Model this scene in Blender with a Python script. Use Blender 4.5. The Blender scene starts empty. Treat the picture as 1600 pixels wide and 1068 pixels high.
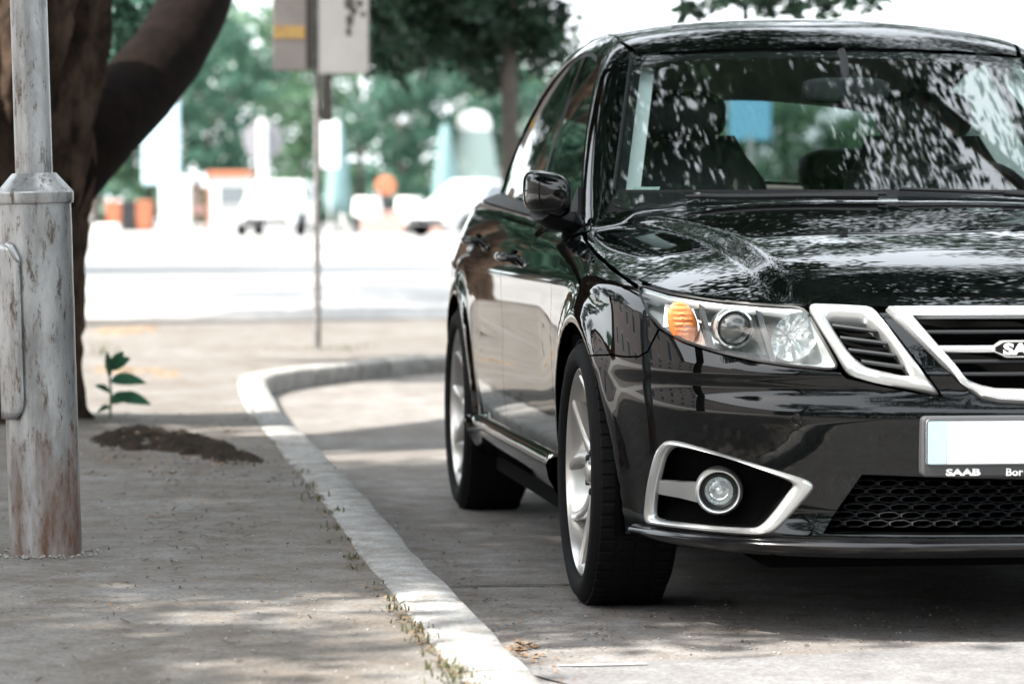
import bpy, math, random
import numpy as np
from mathutils import Vector, Matrix, noise as mnoise
from mathutils.geometry import delaunay_2d_cdt
random.seed(7); RNG = np.random.default_rng(7)
scene = bpy.context.scene
C = scene.collection
R = math.radians
PI = math.pi

# ------------------------------------------------------------------ camera
FPX = 5450.0                      # focal length in pixels of the 1600 x 1068 photograph
HOR = 310.0                       # horizon row
CAMH = 1.0
PITCH = math.atan((534.0 - HOR) / FPX)
cam_d = bpy.data.cameras.new('camera'); cam = bpy.data.objects.new('camera', cam_d); C.objects.link(cam)
cam.location = (0, 0, CAMH); cam.rotation_euler = (PI/2 - PITCH, 0, 0)
cam_d.sensor_width = 36.0; cam_d.lens = 36.0 * FPX / 1600.0
cam_d.clip_start = 0.1; cam_d.clip_end = 2000
cam_d.dof.use_dof = True; cam_d.dof.focus_distance = 8.35; cam_d.dof.aperture_fstop = 4.3
cam_d.dof.aperture_blades = 0
scene.camera = cam

# ------------------------------------------------------------------ sky, sun, exposure
SUN_TRAVEL = Vector((0.80, 0.35, -1.05)).normalized()      # the way the light goes
world = bpy.data.worlds.new('World'); scene.world = world; world.use_nodes = True
wn = world.node_tree; wn.nodes.clear()
sky = wn.nodes.new('ShaderNodeTexSky'); sky.sky_type = 'NISHITA'; sky.sun_disc = False
to_sun = -SUN_TRAVEL
sky.sun_elevation = math.asin(to_sun.z); sky.sun_rotation = math.atan2(to_sun.x, to_sun.y)
sky.air_density = 0.8; sky.dust_density = 5.0; sky.ozone_density = 1.0
bg = wn.nodes.new('ShaderNodeBackground'); bg.inputs['Strength'].default_value = 0.15
wo = wn.nodes.new('ShaderNodeOutputWorld')
hz = wn.nodes.new('ShaderNodeMix'); hz.data_type = 'RGBA'; hz.inputs[0].default_value = 0.72      # bright white summer haze over the whole sky
hz.inputs[7].default_value = (8.0, 8.5, 8.8, 1); wn.links.new(sky.outputs[0], hz.inputs[6])
wn.links.new(hz.outputs[2], bg.inputs['Color']); wn.links.new(bg.outputs[0], wo.inputs['Surface'])
sun_d = bpy.data.lights.new('sun', 'SUN'); sun_d.energy = 4.8; sun_d.angle = R(0.55); sun_d.color = (1.0, 0.955, 0.88)
sun = bpy.data.objects.new('sun', sun_d); C.objects.link(sun)
sun.rotation_euler = SUN_TRAVEL.to_track_quat('-Z', 'Y').to_euler()
scene.view_settings.view_transform = 'Standard'; scene.view_settings.look = 'None'
scene.view_settings.exposure = 1.62; scene.view_settings.gamma = 1.0
scene.view_settings.use_curve_mapping = False
try:
    scene.cycles.max_bounces = 10; scene.cycles.transparent_max_bounces = 24; scene.cycles.glossy_bounces = 5
    scene.cycles.caustics_reflective = False; scene.cycles.caustics_refractive = False
    scene.cycles.sample_clamp_indirect = 6.0
except Exception: pass

# ------------------------------------------------------------------ pixel <-> world
_f = Vector((0, math.cos(PITCH), -math.sin(PITCH))); _u = Vector((0, math.sin(PITCH), math.cos(PITCH)))
def ray(px, py):
    return _f + Vector((1, 0, 0)) * ((px - 800.0) / FPX) + _u * ((534.0 - py) / FPX)
def at(px, py, Y):
    d = ray(px, py); t = Y / d.y
    return Vector((d.x * t, Y, CAMH + d.z * t))
def gnd(px, py, z=0.0):
    d = ray(px, py); t = (z - CAMH) / d.z
    return Vector((d.x * t, d.y * t, z))
def pix(p):
    q = Vector(p) - Vector((0, 0, CAMH)); zz = q.dot(_f)
    return (800 + FPX * q.x / zz, 534 - FPX * q.dot(_u) / zz)

# ------------------------------------------------------------------ object helpers
def tag(o, label=None, cat=None, group=None, kind=None):
    if label: o['label'] = label
    if cat: o['category'] = cat
    if group: o['group'] = group
    if kind: o['kind'] = kind
    return o
def empty(name, loc=(0, 0, 0), rz=0.0, parent=None):
    o = bpy.data.objects.new(name, None); C.objects.link(o); o.location = loc; o.rotation_euler = (0, 0, rz)
    o.empty_display_size = 0.1
    if parent: o.parent = parent
    return o
def link(name, me, m, parent=None):
    o = bpy.data.objects.new(name, me); C.objects.link(o)
    if m is not None and not me.materials: me.materials.append(m)
    if parent is not None: o.parent = parent
    return o
def mesh(name, verts, faces, m=None, parent=None, smooth=True, angle=None, normals=None):
    me = bpy.data.meshes.new(name)
    me.from_pydata([tuple(map(float, v)) for v in verts], [], [tuple(int(i) for i in f) for f in faces])
    me.validate()
    if smooth:
        me.shade_smooth()
        if angle is not None: me.set_sharp_from_angle(angle=R(angle))
    return link(name, me, m, parent)
class MB:
    """collects simple shapes, builds one mesh"""
    def __init__(s): s.v = []; s.f = []
    def add(s, v, f):
        o = len(s.v); s.v += [tuple(p) for p in v]; s.f += [tuple(i + o for i in q) for q in f]; return s
    def box(s, x0, x1, y0, y1, z0, z1, b=0.0, M=None):
        b = min(b, abs(x1-x0)*.45, abs(y1-y0)*.45, abs(z1-z0)*.45)
        if b <= 0:
            v = [(x, y, z) for z in (z0, z1) for y in (y0, y1) for x in (x0, x1)]
            f = [(0,2,3,1),(4,5,7,6),(0,1,5,4),(2,6,7,3),(0,4,6,2),(1,3,7,5)]
        else:
            v = []; f = []
            def ringz(z, i):
                return [(x0+i, y0+b, z), (x0+b, y0+i, z), (x1-b, y0+i, z), (x1-i, y0+b, z), (x1-i, y1-b, z), (x1-b, y1-i, z), (x0+b, y1-i, z), (x0+i, y1-b, z)]
            v = ringz(z0, b) + ringz(z0+b, 0) + ringz(z1-b, 0) + ringz(z1, b)
            for k in range(3):
                for j in range(8): f.append((k*8+j, k*8+(j+1) % 8, k*8+8+(j+1) % 8, k*8+8+j))
            f.append(tuple(range(7, -1, -1))); f.append(tuple(range(24, 32)))
        if M is not None: v = [tuple(M @ Vector(p)) for p in v]
        return s.add(v, f)
    def tube(s, pts, rad, n=10, cap=True, sx=1.0):
        pts = [Vector(p) for p in pts]; k = len(pts)
        if not hasattr(rad, '__len__'): rad = [rad] * k
        v = []; f = []; ref = None
        for i, p in enumerate(pts):
            t = (pts[min(i+1, k-1)] - pts[max(i-1, 0)]).normalized()
            if ref is None:
                ref = Vector((0, 0, 1)) if abs(t.z) < .9 else Vector((1, 0, 0))
            a = t.cross(ref).normalized(); bb = a.cross(t).normalized(); ref = bb
            for j in range(n):
                th = 2*PI*j/n; v.append(p + (a*math.cos(th)*sx + bb*math.sin(th)) * rad[i])
        for i in range(k-1):
            for j in range(n): f.append((i*n+j, i*n+(j+1) % n, (i+1)*n+(j+1) % n, (i+1)*n+j))
        if cap: f.append(tuple(range(n-1, -1, -1))); f.append(tuple(range((k-1)*n, k*n)))
        return s.add(v, f)
    def lathe(s, prof, n=24, M=None, cap=False):
        """prof: (radius, height) about local z"""
        v = []; f = []; k = len(prof)
        for r, h in prof:
            for j in range(n):
                th = 2*PI*j/n; v.append(Vector((r*math.cos(th), r*math.sin(th), h)))
        for i in range(k-1):
            for j in range(n): f.append((i*n+j, i*n+(j+1) % n, (i+1)*n+(j+1) % n, (i+1)*n+j))
        if cap: f.append(tuple(range(n-1, -1, -1))); f.append(tuple(range((k-1)*n, k*n)))
        if M is not None: v = [M @ p for p in v]
        return s.add(v, f)
    def sell(s, c, r, e=.6, n=24, k=14):
        """superellipsoid cushion"""
        sp = lambda t: (1 if t >= 0 else -1)*abs(t)**e
        v = []; f = []
        for i in range(k+1):
            b = -PI/2+PI*i/k
            for j in range(n):
                a = 2*PI*j/n; v.append((c[0]+r[0]*sp(math.cos(b))*sp(math.cos(a)), c[1]+r[1]*sp(math.cos(b))*sp(math.sin(a)), c[2]+r[2]*sp(math.sin(b))))
        for i in range(k):
            for j in range(n): f.append((i*n+j, i*n+(j+1) % n, (i+1)*n+(j+1) % n, (i+1)*n+j))
        return s.add(v, f)
    def build(s, name, m, parent=None, smooth=True, angle=35):
        return mesh(name, s.v, s.f, m, parent, smooth, angle)

# ------------------------------------------------------------------ materials
def mat(name, col, rough=0.5, metal=0.0, spec=0.5, coat=0.0, trans=0.0, alpha=1.0, emit=None, var=0.0, vscale=20.0, bump=0.0, bscale=80.0, col2=None, stretch=None, coatr=0.03):
    m = bpy.data.materials.new(name); m.use_nodes = True
    nt = m.node_tree; b = nt.nodes['Principled BSDF']
    b.inputs['Base Color'].default_value = (*col, 1); b.inputs['Roughness'].default_value = rough
    b.inputs['Metallic'].default_value = metal; b.inputs['Specular IOR Level'].default_value = spec
    b.inputs['Coat Weight'].default_value = coat; b.inputs['Coat Roughness'].default_value = coatr
    b.inputs['Transmission Weight'].default_value = trans; b.inputs['Alpha'].default_value = alpha
    if emit: b.inputs['Emission Color'].default_value = (*emit[0], 1); b.inputs['Emission Strength'].default_value = emit[1]
    if var or col2 or bump:
        tc = nt.nodes.new('ShaderNodeTexCoord'); src = tc.outputs['Object']
        if stretch:
            mp = nt.nodes.new('ShaderNodeMapping'); mp.inputs['Scale'].default_value = stretch
            nt.links.new(src, mp.inputs['Vector']); src = mp.outputs[0]
    if var or col2:
        nz = nt.nodes.new('ShaderNodeTexNoise'); nz.inputs['Scale'].default_value = vscale; nz.inputs['Detail'].default_value = 6; nz.inputs['Roughness'].default_value = .65
        nt.links.new(src, nz.inputs['Vector'])
        rp = nt.nodes.new('ShaderNodeValToRGB'); rp.color_ramp.elements[0].position = .35; rp.color_ramp.elements[1].position = .68
        c2 = col2 if col2 else tuple(c*(1+var) for c in col); c1 = col if col2 else tuple(c*(1-var) for c in col)
        rp.color_ramp.elements[0].color = (*c1, 1); rp.color_ramp.elements[1].color = (*c2, 1)
        nt.links.new(nz.outputs['Fac'], rp.inputs['Fac']); nt.links.new(rp.outputs[0], b.inputs['Base Color'])
    if bump:
        n2 = nt.nodes.new('ShaderNodeTexNoise'); n2.inputs['Scale'].default_value = bscale; n2.inputs['Detail'].default_value = 5
        nt.links.new(src, n2.inputs['Vector'])
        bp = nt.nodes.new('ShaderNodeBump'); bp.inputs['Strength'].default_value = bump; bp.inputs['Distance'].default_value = .01
        nt.links.new(n2.outputs['Fac'], bp.inputs['Height']); nt.links.new(bp.outputs[0], b.inputs['Normal'])
    return m
def thin_glass(name, tint=(.85, .92, .9), ior=1.5, rough=0.0, dens=0.0):
    """a pane: clear (tinted) film plus mirror reflection that grows at grazing angles"""
    m = bpy.data.materials.new(name); m.use_nodes = True; nt = m.node_tree; nt.nodes.clear()
    o = nt.nodes.new('ShaderNodeOutputMaterial'); t = nt.nodes.new('ShaderNodeBsdfTransparent'); t.inputs[0].default_value = (*tint, 1)
    g = nt.nodes.new('ShaderNodeBsdfGlossy'); g.inputs['Roughness'].default_value = rough; g.inputs[0].default_value = (1, 1, 1, 1)
    fr = nt.nodes.new('ShaderNodeFresnel'); ge = nt.nodes.new('ShaderNodeNewGeometry')     # the same reflectance from either side of the pane
    mr = nt.nodes.new('ShaderNodeMapRange'); mr.inputs[3].default_value = ior; mr.inputs[4].default_value = 1/ior
    nt.links.new(ge.outputs['Backfacing'], mr.inputs[0]); nt.links.new(mr.outputs[0], fr.inputs['IOR'])
    mx = nt.nodes.new('ShaderNodeMixShader')
    nt.links.new(fr.outputs[0], mx.inputs[0]); nt.links.new(t.outputs[0], mx.inputs[1]); nt.links.new(g.outputs[0], mx.inputs[2])
    nt.links.new(mx.outputs[0], o.inputs[0]); return m
MT = {}
MT['paint'] = mat('black_paint', (.0012, .0016, .0018), rough=.5, spec=.0, coat=1.0, coatr=.008)
MT['trim'] = mat('black_trim', (.005, .005, .006), rough=.45, spec=.35, var=.2)
MT['gloss_trim'] = mat('gloss_black_trim', (.006, .006, .007), rough=.12)
MT['void'] = mat('dark_cavity', (.0025, .0025, .0025), rough=.9, spec=.05)
MT['mesh_plastic'] = mat('mesh_plastic', (.022, .023, .025), rough=.35)
MT['chrome'] = mat('satin_chrome', (.88, .89, .89), rough=.22, metal=.8)
MT['silver'] = mat('silver_plastic', (.62, .63, .625), rough=.28, metal=.75)
MT['mirror_chrome'] = mat('reflector_chrome', (.90, .92, .92), rough=.10, metal=.85)
MT['rim'] = mat('wheel_silver', (.60, .58, .55), rough=.30, metal=.75, coat=.6)
MT['rubber'] = mat('tyre_rubber', (.004, .004, .0045), rough=.75, spec=.15, var=.35, vscale=30, bump=.08)
MT['disc'] = mat('brake_disc', (.25, .24, .23), rough=.4, metal=1.0)
MT['glass'] = thin_glass('windscreen_glass', (.80, .88, .86), 2.0)
MT['side_glass'] = thin_glass('side_window_glass', (.16, .19, .18), 1.5)
MT['rear_glass'] = thin_glass('rear_screen_glass', (.30, .33, .335), 1.5)
MT['lens'] = thin_glass('lamp_lens', (.95, .97, .97), 1.42)
MT['projector'] = mat('projector_glass', (.05, .052, .05), rough=.04, spec=.8, coat=1)
MT['orange'] = mat('indicator_amber', (.78, .23, .06), rough=.12, spec=.6, coat=.5)
MT['lamp_grey'] = mat('lamp_housing', (.74, .76, .75), rough=.25, metal=.45)
MT['plate_white'] = mat('plate_white', (.82, .83, .84), rough=.35)
MT['plate_blue'] = mat('plate_pale_blue', (.42, .66, .78), rough=.35)
MT['text_white'] = mat('print_white', (.8, .8, .8), rough=.4)
MT['plate_frame'] = mat('plate_frame_plastic', (.055, .057, .06), rough=.4)
MT['seat'] = mat('seat_leather', (.010, .011, .012), rough=.5, var=.2)
MT['dash'] = mat('dash_plastic', (.018, .02, .021), rough=.55, bump=.05)
MT['headliner'] = mat('headliner_cloth', (.62, .62, .60), rough=.9)
MT['pillar_trim'] = mat('pillar_trim_pale', (.72, .76, .74), rough=.7)
MT['sticker'] = mat('sticker_pale_green', (.35, .48, .43), rough=.5, col2=(.5, .58, .53), vscale=60)
MT['rubber_black'] = mat('rubber_black', (.01, .01, .01), rough=.55)
# =================================================================== the car
# local frame: x to the car's left, y (u) from nose to tail, z (w) up; the near flank is at negative x
CAR_O = Vector((1.176, 7.80, 0)); CAR_A = R(7.3)
CAR_M = Matrix.Translation(CAR_O) @ Matrix.Rotation(CAR_A, 4, 'Z'); CAR_I = CAR_M.inverted()
class Spl:
    """natural cubic spline, linear outside"""
    def __init__(s, pts):
        x = np.array([p[0] for p in pts], float); y = np.array([p[1] for p in pts], float); n = len(x)
        h = np.diff(x); A = np.eye(n); b = np.zeros(n)
        for i in range(1, n-1):
            A[i, i-1] = h[i-1]; A[i, i] = 2*(h[i-1]+h[i]); A[i, i+1] = h[i]
            b[i] = 6*((y[i+1]-y[i])/h[i] - (y[i]-y[i-1])/h[i-1])
        s.x, s.y, s.h, s.m = x, y, h, np.linalg.solve(A, b)
        lo, hi = x[0]-.5, x[-1]+.5; s.tx = np.linspace(lo, hi, 24001); s.ty = s.exact(s.tx)
    def exact(s, t):
        tc = np.clip(t, s.x[0], s.x[-1])
        i = np.clip(np.searchsorted(s.x, tc) - 1, 0, len(s.x)-2)
        h = s.h[i]; a = (s.x[i+1]-tc)/h; b = (tc-s.x[i])/h
        r = a*s.y[i] + b*s.y[i+1] + ((a**3-a)*s.m[i] + (b**3-b)*s.m[i+1])*h*h/6
        h0 = s.h[0]; d0 = (s.y[1]-s.y[0])/h0 - h0*s.m[1]/6; h1 = s.h[-1]; d1 = (s.y[-1]-s.y[-2])/h1 + h1*s.m[-2]/6
        return r + np.minimum(t-s.x[0], 0)*d0 + np.maximum(t-s.x[-1], 0)*d1
    def __call__(s, t): return np.interp(t, s.tx, s.ty)
def smax(a, b, k):
    h = np.clip(.5+.5*(a-b)/k, 0, 1); return b + (a-b)*h + k*h*(1-h)
def smin(a, b, k): return -smax(-a, -b, k)
def sstep(t): t = np.clip(t, 0, 1); return t*t*(3-2*t)
FA, RA, WR = .93, 3.605, .327                    # axles, tyre radius
HW = Spl([(.12,.835),(.25,.872),(.40,.890),(.55,.902),(.70,.905),(.80,.895),(.88,.872),(.96,.832),(1.06,.775)])
UN = Spl([(.10,.20),(.17,.075),(.205,.030),(.235,.015),(.27,.026),(.33,.028),(.40,.014),(.48,.004),(.54,.008),(.575,.021),(.600,.013),(.63,.022),(.70,.058),(.76,.095),(.82,.15),(.90,.25),(1.1,.6)])
TC = Spl([(0,.685),(.08,.738),(.15,.772),(.25,.806),(.4,.848),(.7,.908),(1.0,.952),(1.3,.982),(1.5,.996),(2.0,1.012),(3,1.04),(3.8,1.055),(4.3,1.04),(4.7,.96)])
RC = Spl([(1.7,1.345),(1.9,1.408),(2.1,1.462),(2.4,1.516),(2.8,1.533),(3.2,1.500),(3.6,1.425),(4.0,1.31),(4.4,1.17)])
CREASE = Spl([(0,.545),(.25,.56),(.8,.60),(1.3,.70),(1.6,.78)])
def phi(x, u, w):
    v = np.abs(x)
    taper = 1 - .022*np.clip((u-2.6)/1.9, 0, None)**2
    r1 = np.sqrt((u-FA)**2+(w-.335)**2); r2 = np.sqrt((u-RA)**2+(w-.335)**2)
    flare = .014*(np.exp(-((r1-.375)/.045)**2) + np.exp(-((r2-.375)/.045)**2))
    swage = .006*np.exp(-((w-.79)/.035)**2) - .008*np.exp(-((w-.62)/.08)**2)*sstep((u-1.3)/.4)*sstep((3.4-u)/.4)
    hw = HW(w)*taper + flare + swage
    uc, ur = 1.05, 3.7
    ex = np.clip((uc-u)/(uc-UN(w)), 0, None); er = np.clip((u-ur)/(4.62-ur), 0, None)
    q = (np.power((v/hw)**3 + ex**3 + er**3 + 1e-12, 1/3) - 1) * .92
    bulge = .020*sstep((CREASE(u)-v)/.075)*sstep((u-.12)/.25)
    T = TC(u) - .078*np.power(v/.85, 2.6) - .012 + bulge
    p1 = smax(smax(q, w-T, .045), .185-w, .02)
    # greenhouse
    d = w-.92
    G = (.802 - .20*d - .28*np.clip(d, 0, None)**2) * (1 - .05*np.clip((u-2.3)/1.4, 0, None)**2)
    uws = 1.345 + (w-.985)*1.66 + .20*(v/.75)**2
    urs = 4.06 - (w-1.05)*1.45 - .12*(v/.65)**2
    rr = RC(u) - .055*np.power(v/.6, 2.5)
    p2 = smax(smax(smax(v-G, (uws-u)*.52, .035), w-rr, .05), (u-urs)*.55, .05)
    return smin(p1, np.maximum(p2, .84-w), .015)
def grad(P):
    e = 1.5e-3; x, u, w = P[:, 0], P[:, 1], P[:, 2]
    g = np.stack([phi(x+e,u,w)-phi(x-e,u,w), phi(x,u+e,w)-phi(x,u-e,w), phi(x,u,w+e)-phi(x,u,w-e)], 1)/(2*e)
    return g
def normal(P):
    g = grad(P); return g/np.maximum(np.linalg.norm(g, axis=1, keepdims=True), 1e-9)
def project(P, it=6):
    P = np.array(P, float)
    for _ in range(it):
        g = grad(P); f = phi(P[:,0], P[:,1], P[:,2])
        st = (f/np.maximum((g*g).sum(1), .15))[:, None]*g
        P = P - np.clip(st, -.05, .05)
    return P
def march(O, D, t0, t1, n=160):
    """first crossing from outside to inside along rays"""
    O = np.asarray(O, float); D = np.asarray(D, float); m = len(O)
    ts = np.linspace(t0, t1, n); lo = np.empty(m); hi = np.empty(m); miss = np.zeros(m, bool); ch = max(1, 40000//n)
    for c in range(0, m, ch):
        P = O[c:c+ch, None, :] + D[c:c+ch, None, :]*ts[None, :, None]
        f = phi(P[..., 0], P[..., 1], P[..., 2]) <= 0; k = f.argmax(1); miss[c:c+ch] = ~f.any(1)
        k = np.where(f.any(1), k, n-1); hi[c:c+ch] = ts[k]; lo[c:c+ch] = ts[np.maximum(k-1, 0)]
    lo[miss] = t1
    for _ in range(14):
        mid = (lo+hi)/2; P = O + D*mid[:, None]; ins = phi(P[:,0], P[:,1], P[:,2]) <= 0
        hi = np.where(ins, mid, hi); lo = np.where(ins, lo, mid)
    return O + D*hi[:, None], miss
def px_hit(pts, z=None):
    """photograph points -> points on the body surface (car frame)"""
    o = CAR_I @ cam.location; O = []; D = []
    for p in pts:
        d = CAR_I.to_3x3() @ ray(*p); d = d/d.y; O.append(o); D.append(d)
    P, miss = march(O, D, 7.2, 12.6, 200)
    if miss.any(): print('MISSED', [pts[i] for i in np.nonzero(miss)[0]])
    return P
def carpix(P): return [tuple(round(c) for c in pix(CAR_M @ Vector(p))) for p in P]
# parameter spaces
FU, FS = 1.2, .9
def fan_map(Q):
    p, w = Q[:,0], Q[:,1]; s = np.sign(p) + (p == 0); a = np.abs(p); th = np.minimum(a/FS, PI/2)
    du = -np.cos(th); dv = np.sin(th); u0 = FU + np.maximum(a-PI/2*FS, 0)
    O = np.stack([-s*dv*1.5, u0+du*1.5, w], 1); D = np.stack([s*dv, -du, 0*w], 1)
    return march(O, D, 0, 1.4, 48)[0]
def fan_inv(P):
    x, u, w = P[:,0], P[:,1], P[:,2]; v = -x
    th = np.arctan2(np.abs(v), FU-u)
    a = np.where(u < FU, th*FS, PI/2*FS + (u-FU)); return np.stack([a*np.where(v < 0, -1, 1), w], 1)
def flank_map(Q):
    O = np.stack([0*Q[:,0]-1.2, Q[:,0], Q[:,1]], 1); D = np.tile([1., 0, 0], (len(Q), 1)); return march(O, D, 0, 1.1, 44)[0]
def top_map(Q):
    O = np.stack([Q[:,0], Q[:,1], 0*Q[:,0]+1.7], 1); D = np.tile([0, 0, -1.], (len(Q), 1)); return march(O, D, 0, 1.4, 64)[0]
MAPS = {'fan': fan_map, 'flank': flank_map, 'top': top_map}
def resample(L, h, closed=True):
    L = np.asarray(L, float); out = []
    n = len(L)
    for i in range(n if closed else n-1):
        a, b = L[i], L[(i+1) % n]; k = max(1, int(math.ceil(np.linalg.norm(b-a)/h)))
        for j in range(k): out.append(a+(b-a)*j/k)
    if not closed: out.append(L[-1])
    return np.array(out)
def soften(L, it=1, keep=()):
    L = np.array(L, float)
    for _ in range(it):
        M = (np.roll(L, 1, 0) + np.roll(L, -1, 0))*.25 + L*.5
        for k in keep: M[k] = L[k]
        L = M
    return L
def inside(P, loops):
    c = np.zeros(len(P), bool)
    for L in loops:
        a = L; b = np.roll(L, -1, 0)
        for (x0, y0), (x1, y1) in zip(a, b):
            if y0 == y1: continue
            t = ((y0 > P[:,1]) != (y1 > P[:,1])) & (P[:,0] < (x1-x0)*(P[:,1]-y0)/(y1-y0)+x0)
            c ^= t
    return c
def segdist(P, L):
    a = L; b = np.roll(L, -1, 0); best = np.full(len(P), 1e9)
    for p, q in zip(a, b):
        d = q-p; l = max((d*d).sum(), 1e-12); t = np.clip(((P-p)@d)/l, 0, 1); best = np.minimum(best, np.linalg.norm(P-(p+t[:,None]*d), axis=1))
    return best
def area(L): x, y = L[:,0], L[:,1]; return .5*np.sum(x*np.roll(y,-1)-np.roll(x,-1)*y)
def inset(L, g):
    L = np.array(L, float)
    if area(L) < 0: L = L[::-1]
    t = np.roll(L, -1, 0)-np.roll(L, 1, 0); t /= np.maximum(np.linalg.norm(t, axis=1, keepdims=True), 1e-9)
    return L + np.stack([-t[:,1], t[:,0]], 1)*g
PANEL_CACHE = {}
def panel(name, loops, space, m, parent, h=.024, gap=.0022, depth=.014, off=0.0, mirror=False, bh=None):
    """a body panel cut out of the body surface: loops in the parameter space, edges turned inward"""
    bh = bh or h*.7
    LL = []
    for i, L in enumerate(loops):
        L = resample(L, bh); L = inset(L, gap if i == 0 else -gap); LL.append(L)
    allb = np.concatenate(LL); lo = allb.min(0); hi = allb.max(0)
    gx = np.arange(lo[0], hi[0], h); gy = np.arange(lo[1], hi[1], h*.87)
    XX, YY = np.meshgrid(gx, gy); XX[1::2] += h/2
    G = np.stack([XX.ravel(), YY.ravel()], 1); G = G[inside(G, LL)]
    for L in LL: G = G[segdist(G, L) > h*.45]
    V = [Vector(p) for p in np.concatenate([allb, G])]; E = []; o = 0
    for L in LL:
        n = len(L); E += [(o+i, o+(i+1) % n) for i in range(n)]; o += n
    rv, re, rf, ov, oe, of = delaunay_2d_cdt(V, E, [], 0, 1e-6)
    Q = np.array([tuple(p) for p in rv]); F = np.array([f for f in rf if len(f) == 3])
    F = F[inside(Q[F].mean(1), LL)]
    P = MAPS[space](Q); N = normal(P); P = P + N*off
    # orient
    fn = np.cross(P[F[:,1]]-P[F[:,0]], P[F[:,2]]-P[F[:,0]]); bad = (fn*N[F].mean(1)).sum(1) < 0
    F[bad] = F[bad][:, ::-1]
    # boundary edges
    cnt = {}
    for f in F:
        for a, b in ((f[0],f[1]),(f[1],f[2]),(f[2],f[0])): cnt[(a,b)] = 1
    be = [(a,b) for (a,b) in cnt if (b,a) not in cnt]
    bv = sorted({a for e in be for a in e}); mp = {a: len(P)+i for i, a in enumerate(bv)}
    P2 = np.concatenate([P, P[bv] - N[bv]*depth]); faces = [tuple(f) for f in F] + [(b, a, mp[a], mp[b]) for a, b in be]
    nF = len(F)
    def make(nm, sgn):
        PP = P2.copy(); PP[:,0] *= sgn; NN = N.copy(); NN[:,0] *= sgn
        fs = faces if sgn > 0 else [tuple(reversed(f)) for f in faces]
        me = bpy.data.meshes.new(nm); me.from_pydata(PP.tolist(), [], [tuple(int(i) for i in f) for f in fs]); me.shade_smooth()
        ln = np.zeros((len(me.loops), 3)); vi = np.zeros(len(me.loops), int); me.loops.foreach_get('vertex_index', vi)
        for p in me.polygons:
            for li in p.loop_indices:
                ln[li] = NN[vi[li]] if p.index < nF else tuple(p.normal)
        me.normals_split_custom_set(ln.tolist())
        return link(nm, me, m, parent)
    o1 = make(name, 1)
    return (o1, make(name, -1)) if mirror else o1
def clean(L, keep):
    return L
def surf_loop(pxs, sub=5, sm=2, off=0.0):
    """closed photograph outline -> smooth 3-D loop on the body"""
    L = []; n = len(pxs)
    for i in range(n):
        a = np.array(pxs[i], float); b = np.array(pxs[(i+1) % n], float)
        for j in range(sub): L.append(a+(b-a)*j/sub)
    L = soften(L, sm); P = px_hit(L); return P + normal(P)*off
def ring(outer, inner, offs, m, name, parent, wall=.04, mirror=False, steps=None):
    """a raised frame between two loops on the body: offs = heights of the outer edge, crown, inner edge"""
    n = len(outer); NO = normal(outer); NI = normal(inner)
    rows = []
    prof = steps or [(0, offs[0]-.006), (0, offs[0]), (.12, offs[1]*.8+offs[0]*.2), (.35, offs[1]), (.7, offs[1]), (.93, offs[2]*.6+offs[1]*.4), (1, offs[2]), (1, offs[2]-wall)]
    for t, h in prof:
        rows.append(outer*(1-t)+inner*t + (NO*(1-t)+NI*t)*h)
    V = np.concatenate(rows); F = []
    for k in range(len(rows)-1):
        for j in range(n): F.append((k*n+j, k*n+(j+1) % n, (k+1)*n+(j+1) % n, (k+1)*n+j))
    o = mesh(name, V, F, m, parent, True, 40); fix_normals(o)
    if mirror:
        V2 = V.copy(); V2[:,0] *= -1
        o2 = mesh(name, V2, [f[::-1] for f in F], m, parent if not isinstance(mirror, bpy.types.Object) else mirror, True, 40); fix_normals(o2); return o, o2
    return o
import bmesh
def fix_normals(o):
    bm = bmesh.new(); bm.from_mesh(o.data); bmesh.ops.recalc_face_normals(bm, faces=bm.faces); bm.to_mesh(o.data); bm.free()
def mirror_obj(o, parent=None):
    me = o.data.copy(); co = np.zeros(len(me.vertices)*3); me.vertices.foreach_get('co', co); co[::3] *= -1; me.vertices.foreach_set('co', co)
    me.flip_normals(); n = link(o.name.split('.')[0], me, None, parent if parent is not None else o.parent); return n
def cap_loop(loop, shift, scale, m, name, parent, bottom=True, n_in=1):
    """a bowl behind an opening: the loop carried inward and closed"""
    loop = np.asarray(loop); c = loop.mean(0); n = len(loop)
    rows = [loop]; 
    for k in range(1, n_in+1):
        t = k/n_in; rows.append(c + (loop-c)*(1-(1-scale)*t) + np.array(shift)*t)
    V = list(np.concatenate(rows)); F = []
    for k in range(n_in):
        for j in range(n): F.append((k*n+j, (k+1)*n+j, (k+1)*n+(j+1) % n, k*n+(j+1) % n))
    if bottom:
        V.append(c+np.array(shift)); F += [(n_in*n+j, len(V)-1, n_in*n+(j+1) % n) for j in range(n)]
    return mesh(name, V, F, m, parent, True, 40)
def text_mesh(name, s, size, m, parent, M, extrude=.001, bold=.0, sx=1.0):
    cu = bpy.data.curves.new(name, 'FONT'); cu.body = s; cu.size = size; cu.extrude = extrude; cu.offset = bold; cu.align_x = 'LEFT'; cu.align_y = 'CENTER'; cu.resolution_u = 3
    ob = bpy.data.objects.new(name+'_tmp', cu); C.objects.link(ob); dg = bpy.context.evaluated_depsgraph_get()
    me = bpy.data.meshes.new_from_object(ob.evaluated_get(dg)); bpy.data.objects.remove(ob); bpy.data.curves.remove(cu)
    me.transform(M @ Matrix.Diagonal((sx, 1, 1, 1))); me.name = name
    return link(name, me, m, parent)

car = empty('saloon_car', CAR_O, CAR_A)
tag(car, 'glossy black saloon car parked facing us beside the kerb', 'car')

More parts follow.
